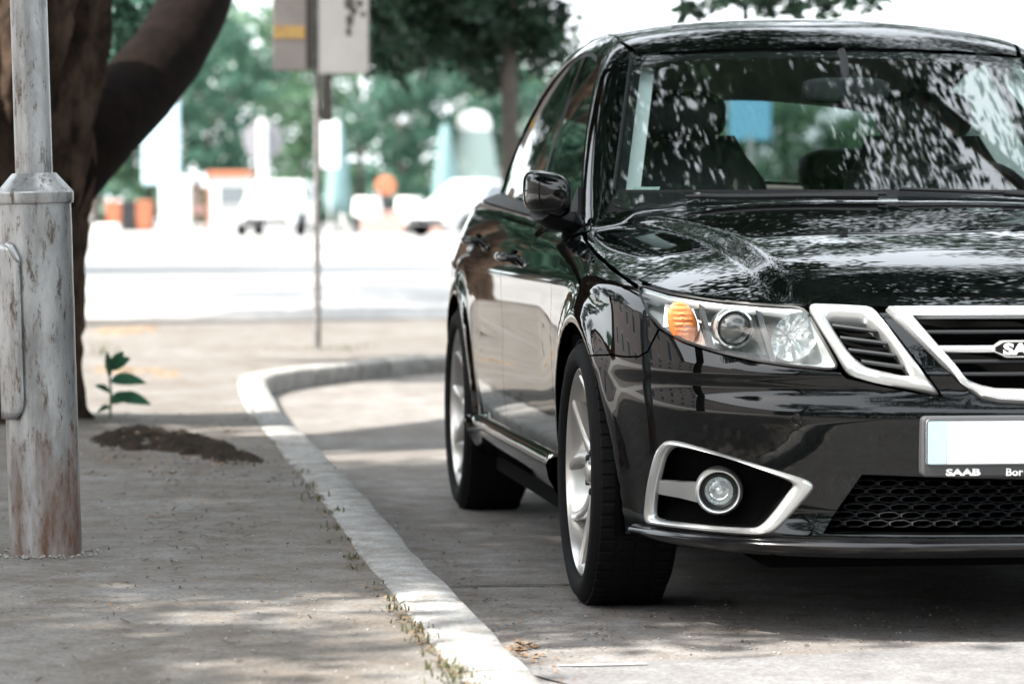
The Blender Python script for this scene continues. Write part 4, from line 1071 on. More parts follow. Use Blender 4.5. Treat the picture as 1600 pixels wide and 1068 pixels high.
while i0 < len(kl)-2:
    i1 = min(len(kl)-1, int(np.searchsorted(sl, sl[i0]+ln_k*random.uniform(.85,1.2)))); i1 = max(i1, i0+1)
    seg = np.arange(i0, i1+1); q = evenchain(np.column_stack([kl[seg], nl[seg], jit[seg], jz[seg]]), max(3, 3*len(seg))); n = len(q)
    e = np.minimum(np.arange(n), np.arange(n)[::-1]); dz_ = random.uniform(-.003,.003); do_ = random.uniform(-.003,.003); g = KGAP
    tq = np.gradient(q[:,:2], axis=0); tq /= np.linalg.norm(tq, axis=1, keepdims=True); q[0,:2] += tq[0]*g; q[-1,:2] -= tq[-1]*g
    rows = []
    for o_, z_, k_ in KPROF:
        rd = np.where(e == 0, .006, 0)*(1 if z_ > .05 else 0); fine = np.array([mnoise.noise((x*22, y*22, o_*90))*.0034 for x, y in q[:,:2]])*(1 if z_ > .05 else 0)
        P = q[:,:2] + q[:,2:4]*(o_ + q[:,4]*k_ + do_ + fine*k_)[:,None]; rows.append(np.column_stack([P, z_+(q[:,5]+dz_+fine-rd*.5)*(1 if z_ > .05 else 0)]))
    V = np.concatenate(rows); F = [(k*n+j, k*n+j+1, (k+1)*n+j+1, (k+1)*n+j) for k in range(len(rows)-1) for j in range(n-1)] + [tuple(k*n for k in range(len(rows)))[::-1], tuple(k*n+n-1 for k in range(len(rows)))]
    o = mesh('kerb_stone', V, F, MT['kerb'], kerb, True, 50); fix_normals(o); i0 = i1
walk_edge = kl + nl*(KW+.001 + np.array([mnoise.noise((p[0]*6, p[1]*6, 7))*.012 for p in kl])*0)[:,None]
# pavement with slight unevenness and the soil heaved up round the tree
TREE = Vector((-2.10, 13.75, .10))
def walk_z(x, y):
    z = .097 + .006*mnoise.noise((x*.9, y*.9, 3)) + .0025*mnoise.noise((x*5, y*5, 1))
    r = math.hypot(x-TREE.x, y-TREE.y); z += .05*math.exp(-(r/.75)**2)
    return z
we = walk_edge[(walk_edge[:,1] > -8) & (walk_edge[:,0] < 12)]; we = we[::3]
poly = [tuple(p) for p in we] + [(12, 27.5), (-12, 25.5), (-12, -8)]
PL = np.array(poly); gx, gy = np.meshgrid(np.arange(-4.2, 1.2, .085), np.arange(5.0, 21.0, .12)); G = np.stack([gx.ravel(), gy.ravel()], 1); G = G + RNG.normal(0, .012, G.shape)
G = G[inside(G, [PL])]; G = G[segdist(G, PL) > .05]
V = [Vector(p) for p in np.concatenate([PL, G])]
rv, re, rf, *_ = delaunay_2d_cdt(V, [(i, (i+1) % len(PL)) for i in range(len(PL))], [], 0, 1e-5)
Q = np.array([tuple(p) for p in rv]); F = np.array([f for f in rf if len(f) == 3]); F = F[inside(Q[F].mean(1), [PL])]
V3 = [(x, y, walk_z(x, y) if -5 < x < 2 and 4 < y < 22 else .097) for x, y in Q]
o = mesh('pavement', V3, F, MT['walk']); fix_normals(o); o['kind'] = 'structure'
if o.data.polygons[0].normal.z < 0: o.data.flip_normals()
mesh('plaza', [(-600,26.2,.008),(600,28.6,.008),(600,420,.008),(-600,420,.008)], [(0,1,2,3)], MT['plaza'], None, False)['kind'] = 'structure'
mesh('side_plaza', [(-300,-60,.104),(-6.5,-60,.104),(-6.5,25.9,.104),(-300,25.9,.104)], [(0,1,2,3)], MT['plaza'], None, False)['kind'] = 'structure'

# ------------------------------------------------------------------ foliage
def leaf_mat(name, c1, c2, tr=.45):
    m = bpy.data.materials.new(name); m.use_nodes = True; nt = m.node_tree; nt.nodes.clear()
    o = nt.nodes.new('ShaderNodeOutputMaterial'); g = nt.nodes.new('ShaderNodeNewGeometry')
    rp = nt.nodes.new('ShaderNodeValToRGB'); rp.color_ramp.elements[0].color = (*c1, 1); rp.color_ramp.elements[1].color = (*c2, 1)
    nt.links.new(g.outputs['Random Per Island'], rp.inputs[0])
    p = nt.nodes.new('ShaderNodeBsdfPrincipled'); p.inputs['Roughness'].default_value = .45; p.inputs['Specular IOR Level'].default_value = .35; nt.links.new(rp.outputs[0], p.inputs['Base Color'])
    t = nt.nodes.new('ShaderNodeBsdfTranslucent'); nt.links.new(rp.outputs[0], t.inputs[0])
    mx = nt.nodes.new('ShaderNodeMixShader'); mx.inputs[0].default_value = tr
    nt.links.new(p.outputs[0], mx.inputs[1]); nt.links.new(t.outputs[0], mx.inputs[2]); nt.links.new(mx.outputs[0], o.inputs[0]); return m
MT['leaf'] = leaf_mat('leaf_green', (.030,.075,.040), (.070,.150,.075))
MT['leaf_dark'] = leaf_mat('leaf_dark', (.016,.040,.026), (.040,.085,.050), .3)
MT['leaf2'] = leaf_mat('leaf_bluish', (.030,.085,.062), (.075,.165,.115), .4)
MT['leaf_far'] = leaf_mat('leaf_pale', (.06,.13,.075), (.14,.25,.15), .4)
MT['bark'] = mat('bark', (.016,.012,.010), .95, col2=(.105,.070,.050), vscale=11, stretch=(1,1,.55), bump=1.0, bscale=60, spec=.1)
MT['bark_shaded'] = mat('bark_shaded', (.004,.003,.0025), .95, col2=(.011,.0065,.005), vscale=9, bump=.5, bscale=30, spec=.05)  # the limb's deep shade is put into this bark colour
MT['bark_grey'] = mat('bark_grey', (.06,.05,.045), .95, col2=(.14,.12,.10), vscale=6, stretch=(1,1,.3))
def leaf_verts(P, size, flat=.5, rng=RNG):
    n = len(P); d = rng.normal(size=(n,3)); d[:,2] = d[:,2]*flat-.25; d /= np.linalg.norm(d, axis=1, keepdims=True)
    e = rng.normal(size=(n,3)); e -= (e*d).sum(1, keepdims=True)*d; e /= np.linalg.norm(e, axis=1, keepdims=True); nn = np.cross(d, e)
    s = (size*rng.uniform(.65,1.3,n))[:,None]
    V = np.stack([P, P+d*s*.5+e*s*.27+nn*s*.06, P+d*s, P+d*s*.5-e*s*.27+nn*s*.06], 1).reshape(-1,3)
    return V
def quads(name, V, m, parent):
    n = len(V)//4; me = bpy.data.meshes.new(name); me.vertices.add(len(V)); me.vertices.foreach_set('co', V.astype(np.float32).ravel())
    me.loops.add(n*4); me.loops.foreach_set('vertex_index', np.arange(n*4, dtype=np.int32)); me.polygons.add(n)
    me.polygons.foreach_set('loop_start', np.arange(0, n*4, 4, dtype=np.int32)); me.polygons.foreach_set('loop_total', np.full(n, 4, dtype=np.int32))
    me.update(calc_edges=True); me.validate(); return link(name, me, m, parent)
def clump_pts(centres, per, rad, rng=RNG, squash=.7):
    c = np.repeat(np.asarray(centres), per, 0); r = rng.normal(size=c.shape); r /= np.linalg.norm(r, axis=1, keepdims=True)
    return c + r*(rng.uniform(0,1,(len(c),1))**.45)*rad*np.array([1,1,squash])
def ellipsoid(n, c, r, rng=RNG, shell=.35):
    d = rng.normal(size=(n,3)); d /= np.linalg.norm(d, axis=1, keepdims=True); t = rng.uniform(shell, 1, (n,1))**.6; return np.array(c)+d*t*np.array(r)
def tree(name, label, base, trunk_pts, trunk_r, crowns, leaf, m, mb, group='street trees', branches=5, limbs=()):
    """crowns: (centre, radii, clumps, leaves per clump, clump radius)"""
    t = empty(name, base); tag(t, label, 'tree', group)
    B = Vector(base); b = MB(); b.tube([Vector(p)-B for p in trunk_pts], trunk_r, 14); tr = b.build('trunk', mb, t)
    pts = []; cen = []
    for c, r, nc, per, cr in crowns:
        cs = ellipsoid(nc, c, r); cen.append(cs); pts.append(clump_pts(cs, per, cr))
    P = np.concatenate(pts); V = leaf_verts(P, leaf) - np.array(base); quads('crown', V, m, t)
    top = Vector(trunk_pts[-1]); ac = np.concatenate(cen)
    for k in range(branches):
        e = Vector(ac[RNG.integers(len(ac))]); mid = (top+e)/2 + Vector((0,0,.25)); b = MB(); r0 = trunk_r[-1] if hasattr(trunk_r, '__len__') else trunk_r
        b.tube([top-B, mid-B, e-B], [r0*.7, r0*.4, r0*.12], 8); b.build('branch', mb, t)
    return t
# ---- near tree: fissured trunk, leaning limb, wide crown over pavement and car
nt_ = empty('roadside_tree', TREE); tag(nt_, 'big roadside tree with fissured brown bark behind the lamp post', 'tree', 'street trees')
def bark_mesh():
    na, nh = 300, 360; V = np.zeros((nh, na, 3)); hs = np.linspace(-.12, 4.6, nh)
    edge = Spl([(-.12,.54),(0,.455),(.25,.405),(.6,.40),(.95,.43),(1.25,.475),(1.55,.505),(2.0,.50),(3.0,.42),(4.6,.33)])
    for i, h in enumerate(hs):
        r0 = float(edge(h)); cx_ = .012*h
        for j in range(na):
            a = 2*PI*j/na; x, y = math.cos(a), math.sin(a)
            sw = .09*mnoise.noise((x*2.2, y*2.2, h*.6)); wob = .10*mnoise.noise((x*2.5, y*2.5, h*1.6)) + .05*mnoise.noise((x*6, y*6, h*4))
            ca, sa = math.cos(a+wob), math.sin(a+wob); d1 = mnoise.voronoi((ca*3.7, sa*3.7, h*.85))[0]; e1 = d1[1]-d1[0]
            d2 = mnoise.voronoi((ca*9.5, sa*9.5, h*3.2+7))[0]; e2 = d2[1]-d2[0]
            rid = min(1, e1/.40)**1.1; r2 = min(1, e2/.3)
            dr = (rid-1)*.085 + (r2-1)*.020*rid + .010*mnoise.noise((x*16,y*16,h*7)) + .006*mnoise.noise((x*40,y*40,h*18)) + .10*max(0,(.16-h))*(.5+mnoise.noise((x*2,y*2,0)))*2
            r = r0*(1+sw*.45) + dr; V[i,j] = (cx_+x*r, y*r, h)
    F = [(i*na+j, i*na+(j+1)%na, (i+1)*na+(j+1)%na, (i+1)*na+j) for i in range(nh-1) for j in range(na)]
    return mesh('trunk', V.reshape(-1,3), F, MT['bark'], nt_)
bark_mesh()
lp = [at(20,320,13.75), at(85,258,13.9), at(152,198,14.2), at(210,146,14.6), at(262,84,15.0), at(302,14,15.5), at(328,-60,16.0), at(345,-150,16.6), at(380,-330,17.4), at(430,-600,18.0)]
b = MB(); b.tube([p-TREE for p in lp], [.24,.21,.18,.165,.16,.155,.15,.14,.12,.06], 20); b.build('limb', MT['bark_shaded'], nt_)
top = Vector((-2.05, 13.75, 4.6))
def crown_boxes(specs):
    out = []
    for (x0,x1,y0,y1,z0,z1,nc,per,cr) in specs:
        cs = RNG.uniform((x0,y0,z0),(x1,y1,z1),(nc,3)); out.append(clump_pts(cs, per, cr))
    return np.concatenate(out)
Pn = crown_boxes([(-2.4,1.4,10.2,15.2,4.4,7.6,62,330,.62), (-7.8,-5.6,10.4,12.0,4.8,6.4,50,110,.5)])
quads('crown', leaf_verts(Pn, .135)-np.array(TREE), MT['leaf'], nt_)
for e in ((-5.5,11.5,5.8),(-3.0,11.0,6.0),(-.4,12.5,5.6),(-6.8,11.8,6.0),(.6,13.6,6.2),(-3.0,14.5,7.0)):
    e = Vector(e); b = MB(); mid = (top+e)/2+Vector((0,0,.35)); b.tube([top-TREE-Vector((0,0,.3)), mid-TREE, e-TREE], [.16,.10,.03], 10); b.build('branch', MT['bark'], nt_)
# dark leaves hanging beside the limb (top left of the view)
Ph = clump_pts([tuple(at(x, y, Y)) for x, y, Y in ((175,20,18.5),(200,60,18.8),(215,20,18.6),(250,-10,19),(185,95,18.8),(160,150,18.9),(235,70,19.2),(175,-30,18.4),(270,30,19.5))], 150, .22); quads('crown', leaf_verts(Ph, .085)-np.array(TREE), MT['leaf2'], nt_)

# ---- tree whose crown hangs into view behind the car, and the trees mirrored in its glass
tree('shade_tree', 'tree with low dark foliage hanging between the sign post and the car roof', gnd(797, 504.6, 0), [gnd(797,504.6,0), at(797,250,28), at(796,100,28.1), at(790,-80,28.3)], [.075,.068,.066,.062],
     [(at(640,-5,28), (.50,.8,.56), 34, 78, .20), (at(700,-30,28), (.45,.8,.45), 22, 78, .20), (at(775,15,28.5), (.62,.9,.60), 46, 78, .20), (at(835,50,28.5), (.20,.5,.46), 12, 50, .16), (at(615,70,28), (.10,.3,.22), 5, 40, .12), (at(735,95,28), (.12,.3,.25), 6, 40, .13), (at(830,-110,29), (1.1,1.3,.55), 50, 90, .3), (at(690,-130,28), (1.2,1.5,.6), 50, 90, .3), (at(590,-40,28.4), (.40,.8,.42), 24, 90, .22)], .095, MT['leaf_dark'], MT['bark_grey'])
b3 = (7.5, 20.0, 0)
tree('kerbside_tree', 'tree behind the car whose leaf sprays touch the top edge above its roof', b3, [(7.5,20,0),(7.45,20,2.0),(7.2,20,3.6)], [.22,.18,.15],
     [((3.2,20.5,4.75), (5.4,3.4,2.0), 270, 170, .44), ((3.0,27.5,6.1), (7.5,2.6,2.9), 200, 120, .6), (tuple(at(1085,2,19)), (.16,.4,.05), 7, 9, .07), (tuple(at(1160,4,19.4)), (.20,.4,.05), 9, 10, .08), (tuple(at(1250,6,19.4)), (.20,.4,.06), 10, 10, .08), (tuple(at(1345,2,19.2)), (.18,.4,.05), 9, 10, .08), (tuple(at(1200,-60,19.2)), (.8,.6,.13), 26, 26, .16)], .085, MT['leaf_dark'], MT['bark'])
b4 = (8.2, 12.5, 0)
tree('overhanging_tree', 'tree across the road, seen only mirrored in the windscreen and hood', b4, [(8.2,12.5,0),(8.1,12.5,2.4),(7.6,12.6,4.4)], [.30,.24,.2],
     [((5.2,12.8,6.6), (7.2,4.2,1.6), 360, 290, .62)], .088, MT['leaf_dark'], MT['bark'])

tree('pavement_tree', 'tree beside the lamp post, its crown shading pavement and car, mirrored in the doors', (-6.3,7.2,.1), [(-6.3,7.2,0),(-6.25,7.2,2.2),(-6.0,7.2,4.4)], [.34,.28,.22],
     [((-4.7,8.5,6.0), (4.3,2.5,1.7), 600, 120, .52), ((-6.9,4.4,6.0), (1.9,2.3,1.2), 150, 110, .5)], .135, MT['leaf'], MT['bark'], branches=7)

tree('sky_screen_tree', 'added unseen tree right of the camera, closing off sky light over the road', (9.0,2.5,0), [(9,2.5,0),(8.9,2.5,2.4),(8.4,2.5,4.4)], [.30,.24,.2], [((5.6,1.6,6.6), (5.6,5.0,1.6), 300, 130, .55)], .12, MT['leaf_dark'], MT['bark'])  # unseen crown added to shut out sky and deepen the shade
tree('sky_screen_tree', 'added unseen tree left of the camera, closing off sky light overhead', (-6.5,-4.5,.1), [(-6.5,-4.5,0),(-6.4,-4.5,2.4),(-6.0,-4.5,4.4)], [.30,.24,.2], [((-4.6,-4.6,6.4), (5.2,3.6,1.6), 200, 130, .55)], .12, MT['leaf_dark'], MT['bark'])  # added likewise, closes the open sky left of the camera
tree('plaza_tree', 'tree left of the plaza, mirrored in the black rear side window', (-12,22,.1), [(-12,22,0),(-12,22,2.4),(-12,22,4.4)], [.30,.24,.2], [((-12,22,5.4), (3.6,3.8,2.6), 240, 110, .55)], .14, MT['leaf_dark'], MT['bark'])
tree('plaza_tree', 'tree far left of the plaza, mirrored in the black front side window', (-13.5,47,.1), [(-13.5,47,0),(-13,47,2.4),(-12.5,47,4.4)], [.30,.24,.2], [((-9.4,47,6.0), (5,4,3.0), 480, 110, .7)], .2, MT['leaf_dark'], MT['bark'])
tree('side_screen_tree', 'added unseen tree across the road, closing off sky light from the right', (15,14,0), [(15,14,0),(15,14,2.4),(15,14,4.4)], [.30,.24,.2], [((14,12,6), (4.5,9,3.4), 300, 110, .8)], .2, MT['leaf_dark'], MT['bark'])  # added out of view to cut sky light from the right

tree('pavement_tree', 'second tree in line behind the near trunk, mirrored in the black front door', (-3.45,25.0,.1), [(-3.45,25,0),(-3.42,25,1.5),(-3.5,25,3.2),(-3.5,25.2,4.8)], [.33,.28,.26,.22], [((-4.4,27.0,6.4), (3.2,3.0,1.7), 150, 110, .55), ((-4.6,28.5,10.0), (4.6,3.6,2.8), 190, 120, .6)], .14, MT['leaf_dark'], MT['bark'])
tree('pavement_tree', 'third tree in line behind the near trunk, mirrored in the black rear door', (-4.6,33.5,.1), [(-4.6,33.5,0),(-4.6,33.5,1.5),(-4.7,33.5,4.8)], [.33,.28,.22], [((-5.8,34.5,6.6), (3.0,3.0,1.7), 140, 110, .55), ((-6.5,37,13.0), (6.0,4.0,4.0), 190, 120, .8)], .15, MT['leaf_dark'], MT['bark'])
# paler patch laid in the road, with remains of a white line, and an open joint beside the front wheel
MT['patch'] = ground_mat('pale_asphalt_patch', (.175,.174,.178), (.22,.219,.222), (.14,.132,.128), 1.6, 9, 70, 1.0, speck=(46, (.10,.09,.08)))
rp_ = [gnd(x, y, 0) for x, y in ((905,1075),(800,1048),(812,1042),(900,1039),(1010,1035),(1120,1032),(1250,1026),(1400,1016),(1520,1008),(1660,1002),(1800,998))]
rp_ = resample(np.array([(p.x, p.y) for p in rp_]), .03, False); rp_[:,1] += np.array([mnoise.noise((x*9, 0, 1))*.02+mnoise.noise((x*30, 0, 4))*.008 for x in rp_[:,0]])
V = [(x, y, .004) for x, y in rp_] + [(4.5, 3.0, .004), (.6, 3.0, .004)]; o = mesh('road_patch', V, [tuple(range(len(V)))], MT['patch'], None, False); o['kind'] = 'structure'
if o.data.polygons[0].normal.z < 0: o.data.flip_normals()
def ground_strip(name, pxs, wid, m, z, seed):
    P = resample(np.array([tuple(gnd(x, y, 0))[:2] for x, y in pxs]), .02, False); n_ = len(P); V = []
    for k, (x, y) in enumerate(P):
        w_ = wid*(.55+.9*abs(mnoise.noise((x*11, y*11, seed)))); y2 = y+.012*mnoise.noise((x*6, seed, 0)); V += [(x, y2-w_/2, z), (x, y2+w_/2, z)]
    o = mesh(name, V, [(2*k, 2*k+2, 2*k+3, 2*k+1) for k in range(n_-1)], m, None, False); o['kind'] = 'structure'
ground_strip('road_joint', [(706,917),(760,916),(820,915),(900,914),(1000,913)], .022, mat('tar_joint', (.02,.018,.016), .9), .004, 2)
ground_strip('worn_line', [(872,1044),(930,1043),(1010,1041)], .018, mat('worn_white_line', (.36,.355,.35), .8, col2=(.6,.6,.6), vscale=40), .008, 5)
# =================================================================== lamp post
def steel_mat():
    m = bpy.data.materials.new('galvanised_steel_worn'); m.use_nodes = True; nt = m.node_tree; b = nt.nodes['Principled BSDF']
    tc = nt.nodes.new('ShaderNodeTexCoord'); mp = nt.nodes.new('ShaderNodeMapping'); mp.inputs['Scale'].default_value = (1,1,.28); nt.links.new(tc.outputs['Object'], mp.inputs[0])
    f1, h1 = nnoise(nt, mp.outputs[0], 14, 8, .7, .42, .62); f2, _ = nnoise(nt, mp.outputs[0], 42, 8, .8, .53, .62); f3, _ = nnoise(nt, tc.outputs['Object'], 5, 5, .6, .4, .6)
    col = nmix(nt, (.44,.445,.445), (.27,.268,.265), f1); col = nmix(nt, col, (.11,.085,.07), f2)
    sp = nt.nodes.new('ShaderNodeSeparateXYZ'); nt.links.new(tc.outputs['Object'], sp.inputs[0])
    mr = nt.nodes.new('ShaderNodeMapRange'); mr.inputs[1].default_value = .02; mr.inputs[2].default_value = .62; mr.inputs[3].default_value = .30; mr.inputs[4].default_value = 0; nt.links.new(sp.outputs[2], mr.inputs[0])
    n3 = nt.nodes.new('ShaderNodeTexNoise'); n3.inputs['Scale'].default_value = 11; n3.inputs['Detail'].default_value = 8; n3.inputs['Roughness'].default_value = .7; nt.links.new(mp.outputs[0], n3.inputs['Vector'])
    ad = nt.nodes.new('ShaderNodeMath'); ad.operation = 'ADD'; nt.links.new(mr.outputs[0], ad.inputs[0]); nt.links.new(n3.outputs['Fac'], ad.inputs[1])
    m2 = nt.nodes.new('ShaderNodeMapRange'); m2.inputs[1].default_value = .60; m2.inputs[2].default_value = .90; nt.links.new(ad.outputs[0], m2.inputs[0])
    col = nmix(nt, col, (.115,.055,.030), m2.outputs[0])
    nt.links.new(col, b.inputs['Base Color'])
    r = nt.nodes.new('ShaderNodeMapRange'); r.inputs[3].default_value = .34; r.inputs[4].default_value = .8; nt.links.new(m2.outputs[0], r.inputs[0]); nt.links.new(r.outputs[0], b.inputs['Roughness'])
    im = nt.nodes.new('ShaderNodeMath'); im.operation = 'MULTIPLY_ADD'; im.inputs[1].default_value = -.6; im.inputs[2].default_value = .6; nt.links.new(m2.outputs[0], im.inputs[0]); nt.links.new(im.outputs[0], b.inputs['Metallic'])
    bp = nt.nodes.new('ShaderNodeBump'); bp.inputs['Strength'].default_value = .35; bp.inputs['Distance'].default_value = .004; nt.links.new(h1, bp.inputs['Height']); nt.links.new(bp.outputs[0], b.inputs['Normal'])
    return m
MT['steel'] = steel_mat()
lb = gnd(72, 862, .10); lp_ = empty('lamp_post', lb); lp_.rotation_euler = (0, R(-1.5), 0)
tag(lp_, 'weathered grey steel lamp post with rusty foot on the pavement', 'lamp post')
S1 = FPX/lb.y; r1_ = 56/S1; hc = (862-316)/S1; 
b = MB(); b.lathe([(r1_,-.05),(r1_,0)]+[(r1_*(1+.004*math.sin(k*2.1)), hc*k/14) for k in range(1,15)], 56); base_o = b.build('base_tube', MT['steel'], lp_)
b = MB(); b.lathe([(r1_*.97,hc-.002),(r1_*1.06,hc),(r1_*1.075,hc+.006),(r1_*1.075,hc+.026),(r1_*1.06,hc+.030),(.056,hc+.076),(.049,hc+.077),(.046,hc+.074)], 56); b.build('collar', MT['steel'], lp_, True, 18)
b = MB(); b.lathe([(.047,hc+.02),(.0465,hc+.8),(.044,hc+2.2),(.038,hc+4.2)], 40); b.tube([(0,0,hc+4.2),(.1,-.05,hc+4.6),(.6,-.2,hc+4.9),(1.2,-.4,hc+5.0)], [.038,.036,.032,.03], 14); b.build('upper_tube', MT['steel'], lp_)
b = MB(); b.box(1.1,1.75,-.55,-.30,hc+4.95,hc+5.08,.04); b.build('lamp_head', MT['steel'], lp_)
# hatch cover wrapped round the tube, facing left
V = []; F = []; z0, z1 = (862-650)/S1, (862-378)/S1; na, nz = 16, 22; a0, a1 = R(118), R(252)
for k in range(nz+1):
    t = k/nz; z = z0+(z1-z0)*t; e = min(t, 1-t)*nz/2.2; shr = R(14)*(1-min(1,e))**2
    for j in range(na+1):
        a = a0+shr+(a1-a0-2*shr)*j/na; rr_ = r1_*1.055; V.append((rr_*math.cos(a), rr_*math.sin(a), z))
F = [(k*(na+1)+j, k*(na+1)+j+1, (k+1)*(na+1)+j+1, (k+1)*(na+1)+j) for k in range(nz) for j in range(na)]
o = mesh('hatch_cover', V, F, MT['steel'], lp_)
sm = o.modifiers.new('thick', 'SOLIDIFY'); sm.thickness = .006; sm.offset = 1
b = MB(); a = R(244); zz = z1-.012; b.tube([(r1_*1.07*math.cos(a-.28), r1_*1.07*math.sin(a-.28), zz+.012),(r1_*1.12*math.cos(a-.1), r1_*1.12*math.sin(a-.1), zz+.006),(r1_*1.12*math.cos(a+.06), r1_*1.12*math.sin(a+.06), zz-.022),(r1_*1.07*math.cos(a+.12), r1_*1.07*math.sin(a+.12), zz-.034)], [.005,.008,.008,.005], 8); b.build('hatch_hook', MT['steel'], lp_)

# =================================================================== sign post with boards
sb = gnd(496, 543, .10); SP = FPX/sb.y
MT['pole'] = mat('grey_pole', (.20,.195,.19), .55, metal=.4, var=.3, vscale=18)
MT['board_warm'] = mat('board_warm_grey', (.15,.135,.13), .6, var=.15, vscale=6)
MT['board_pale'] = mat('board_pale_grey', (.19,.187,.187), .55, var=.08, vscale=5)
MT['yellow'] = mat('stripe_yellow', (.30,.19,.06), .6, var=.25, vscale=30)
MT['dark_metal'] = mat('dark_bracket', (.02,.016,.014), .5)
sg = empty('sign_post', sb); tag(sg, 'thin grey post carrying two grey boards beyond the kerb bulge', 'sign post')
b = MB(); b.lathe([(.021,-.05),(.0205,0),(.020,2.9),(.0005,2.91)], 18); b.build('pole', MT['pole'], sg)
zb_ = (543-112)/SP; zt_ = zb_+.95
def board(x0, x1, yaw, z0, z1, m, nm='board'):
    b = MB(); b.box(x0, x1, -.045, -.022, z0, z1, .006, Matrix.Rotation(yaw, 4, 'Z')); return b.build(nm, m, sg, True, 40)
bl_ = board(-.268, -.024, R(8), zb_, zt_, MT['board_warm']); bl_['label'] = 'darker warm grey board with a yellow stripe'
b = MB(); zs = (543-62)/SP; b.box(-.262, -.075, -.0475, -.0455, zs, zs+.075, 0, Matrix.Rotation(R(8),4,'Z')); b.build('yellow_stripe', MT['yellow'], bl_, False)
b = MB(); b.box(-.070, -.026, -.060, -.0455, zb_+.02, zt_-.02, .004, Matrix.Rotation(R(8),4,'Z')); b.build('dark_edge', MT['dark_metal'], bl_, False)
br_ = board(.012, .325, R(-7), zb_-.02, zt_, MT['board_pale']); br_['label'] = 'pale grey board'
# irregular dark blotches on the pale board
b = MB()
for cx_, cz_, w_, h_ in ((.20,zb_+.41,.06,.07),(.235,zb_+.36,.05,.05),(.205,zb_+.30,.05,.07),(.27,zb_+.40,.045,.05),(.20,zb_+.23,.035,.06),(.29,zb_+.34,.03,.04),(.235,zb_+.46,.08,.05)):
    n_ = 9; c_ = [(cx_+w_*.6*math.cos(2*PI*k/n_)*random.uniform(.6,1.1), -.0465, cz_+h_*.6*math.sin(2*PI*k/n_)*random.uniform(.6,1.1)) for k in range(n_)]
    b.add([tuple(Matrix.Rotation(R(-7),4,'Z') @ Vector(p)) for p in c_], [tuple(range(n_))])
o = b.build('dark_blotches', MT['dark_metal'], br_, False); o['kind'] = 'stuff'
b = MB(); zc = (543-190)/SP; b.box(.030, .092, -.05, .01, zc, zc+.285, .006); b.build('bracket', MT['dark_metal'], sg, True, 40)

# =================================================================== soil, plant, grass, litter
def mound(name, pxs, z, m, hgt, seed):
    P0 = np.array([tuple(gnd(x, y, .10))[:2] for x, y in pxs]); L = resample(P0, .03); gx_, gy_ = np.meshgrid(np.arange(L[:,0].min(), L[:,0].max(), .022), np.arange(L[:,1].min(), L[:,1].max(), .035)); G = np.stack([gx_.ravel(), gy_.ravel()], 1)
    G = G[inside(G, [L])]; G = G[segdist(G, L) > .012]; V = [Vector(p) for p in np.concatenate([L, G])]
    rv, re, rf, *_ = delaunay_2d_cdt(V, [(i, (i+1) % len(L)) for i in range(len(L))], [], 0, 1e-6); Q = np.array([tuple(p) for p in rv]); F = np.array([f for f in rf if len(f) == 3]); F = F[inside(Q[F].mean(1), [L])]
    dd = segdist(Q, L); V3 = []
    for (x, y), d in zip(Q, dd):
        e = min(1, d/.10); k = .35+.6*mnoise.noise((x*4,y*3,seed))+.6*mnoise.noise((x*13,y*10,seed))+.5*mnoise.noise((x*34,y*26,seed)); V3.append((x, y, walk_z(x,y)-.010+hgt*(k*e+.10*e-.08)))
    o = mesh(name, V3, F, m); fix_normals(o); return o
mo = mound('soil_heap', [(122,686),(160,678),(200,672),(230,669),(262,676),(300,672),(340,684),(372,690),(398,702),(430,716),(448,734),(440,742),(415,728),(404,722),(372,730),(338,722),(322,724),(290,712),(270,714),(230,704),(200,706),(160,700),(122,702)], .1, MT['soil'], .055, 3.0); mo['kind'] = 'stuff'; tag(mo, 'dark loose soil heaped across the pavement by the tree foot', 'soil')
mo2 = mound('dry_soil_patch', [(126,512),(180,508),(262,512),(258,520),(200,524),(126,524)], .1, mat('orange_soil', (.15,.10,.062), .95, col2=(.22,.17,.12), vscale=12, bump=.8), .03, 8.0); mo2['kind'] = 'stuff'; tag(mo2, 'far strip of brown dry soil on the pavement right of the trunk', 'soil')
mo3 = mound('leaf_strewn_soil', [(126,572),(180,570),(300,578),(298,590),(240,590),(180,584),(126,584)], .1, bpy.data.materials['orange_soil'], .035, 5.0); mo3['kind'] = 'stuff'; tag(mo3, 'nearer strip of orange brown soil just behind the small plant', 'soil')
# small plant
pb = gnd(172, 664, .10); pb.z = walk_z(pb.x, pb.y); pt = empty('seedling', pb); tag(pt, 'small green seedling with upright leaves beside the tree foot', 'plant')
SPL = FPX/pb.y; MT['plant'] = leaf_mat('seedling_green', (.040,.130,.075), (.055,.165,.09), .3)
b = MB(); b.tube([(0,0,-.02),(.004,0,.10),(-.002,0,.17),(-.006,0,.235)], [.006,.005,.004,.002], 8); b.build('stem', mat('stem_green', (.10,.16,.08), .6), pt)
def leaf_obj(p0, p1, wid, droop):
    p0 = Vector(p0); p1 = Vector(p1); V = []; F = []; n_ = 8; ax = (p1-p0); sd = ax.cross(Vector((0,1,.2))).normalized(); up = Vector((0,0,1))
    sd = (sd*.75+Vector((0,.65,0))).normalized()
    for i in range(n_+1):
        t = i/n_; c_ = p0+ax*t - up*droop*(t*t) ; w_ = wid*math.sin(PI*t**.75)**.8 if 0 < t < 1 else .0004
        V += [tuple(c_+sd*w_+Vector((0,0,.010*w_/wid))), tuple(c_), tuple(c_-sd*w_+Vector((0,0,.010*w_/wid)))]
    for i in range(n_): F += [(i*3,i*3+1,i*3+4,i*3+3),(i*3+1,i*3+2,i*3+5,i*3+4)]
    mesh('leaf', V, F, MT['plant'], pt)
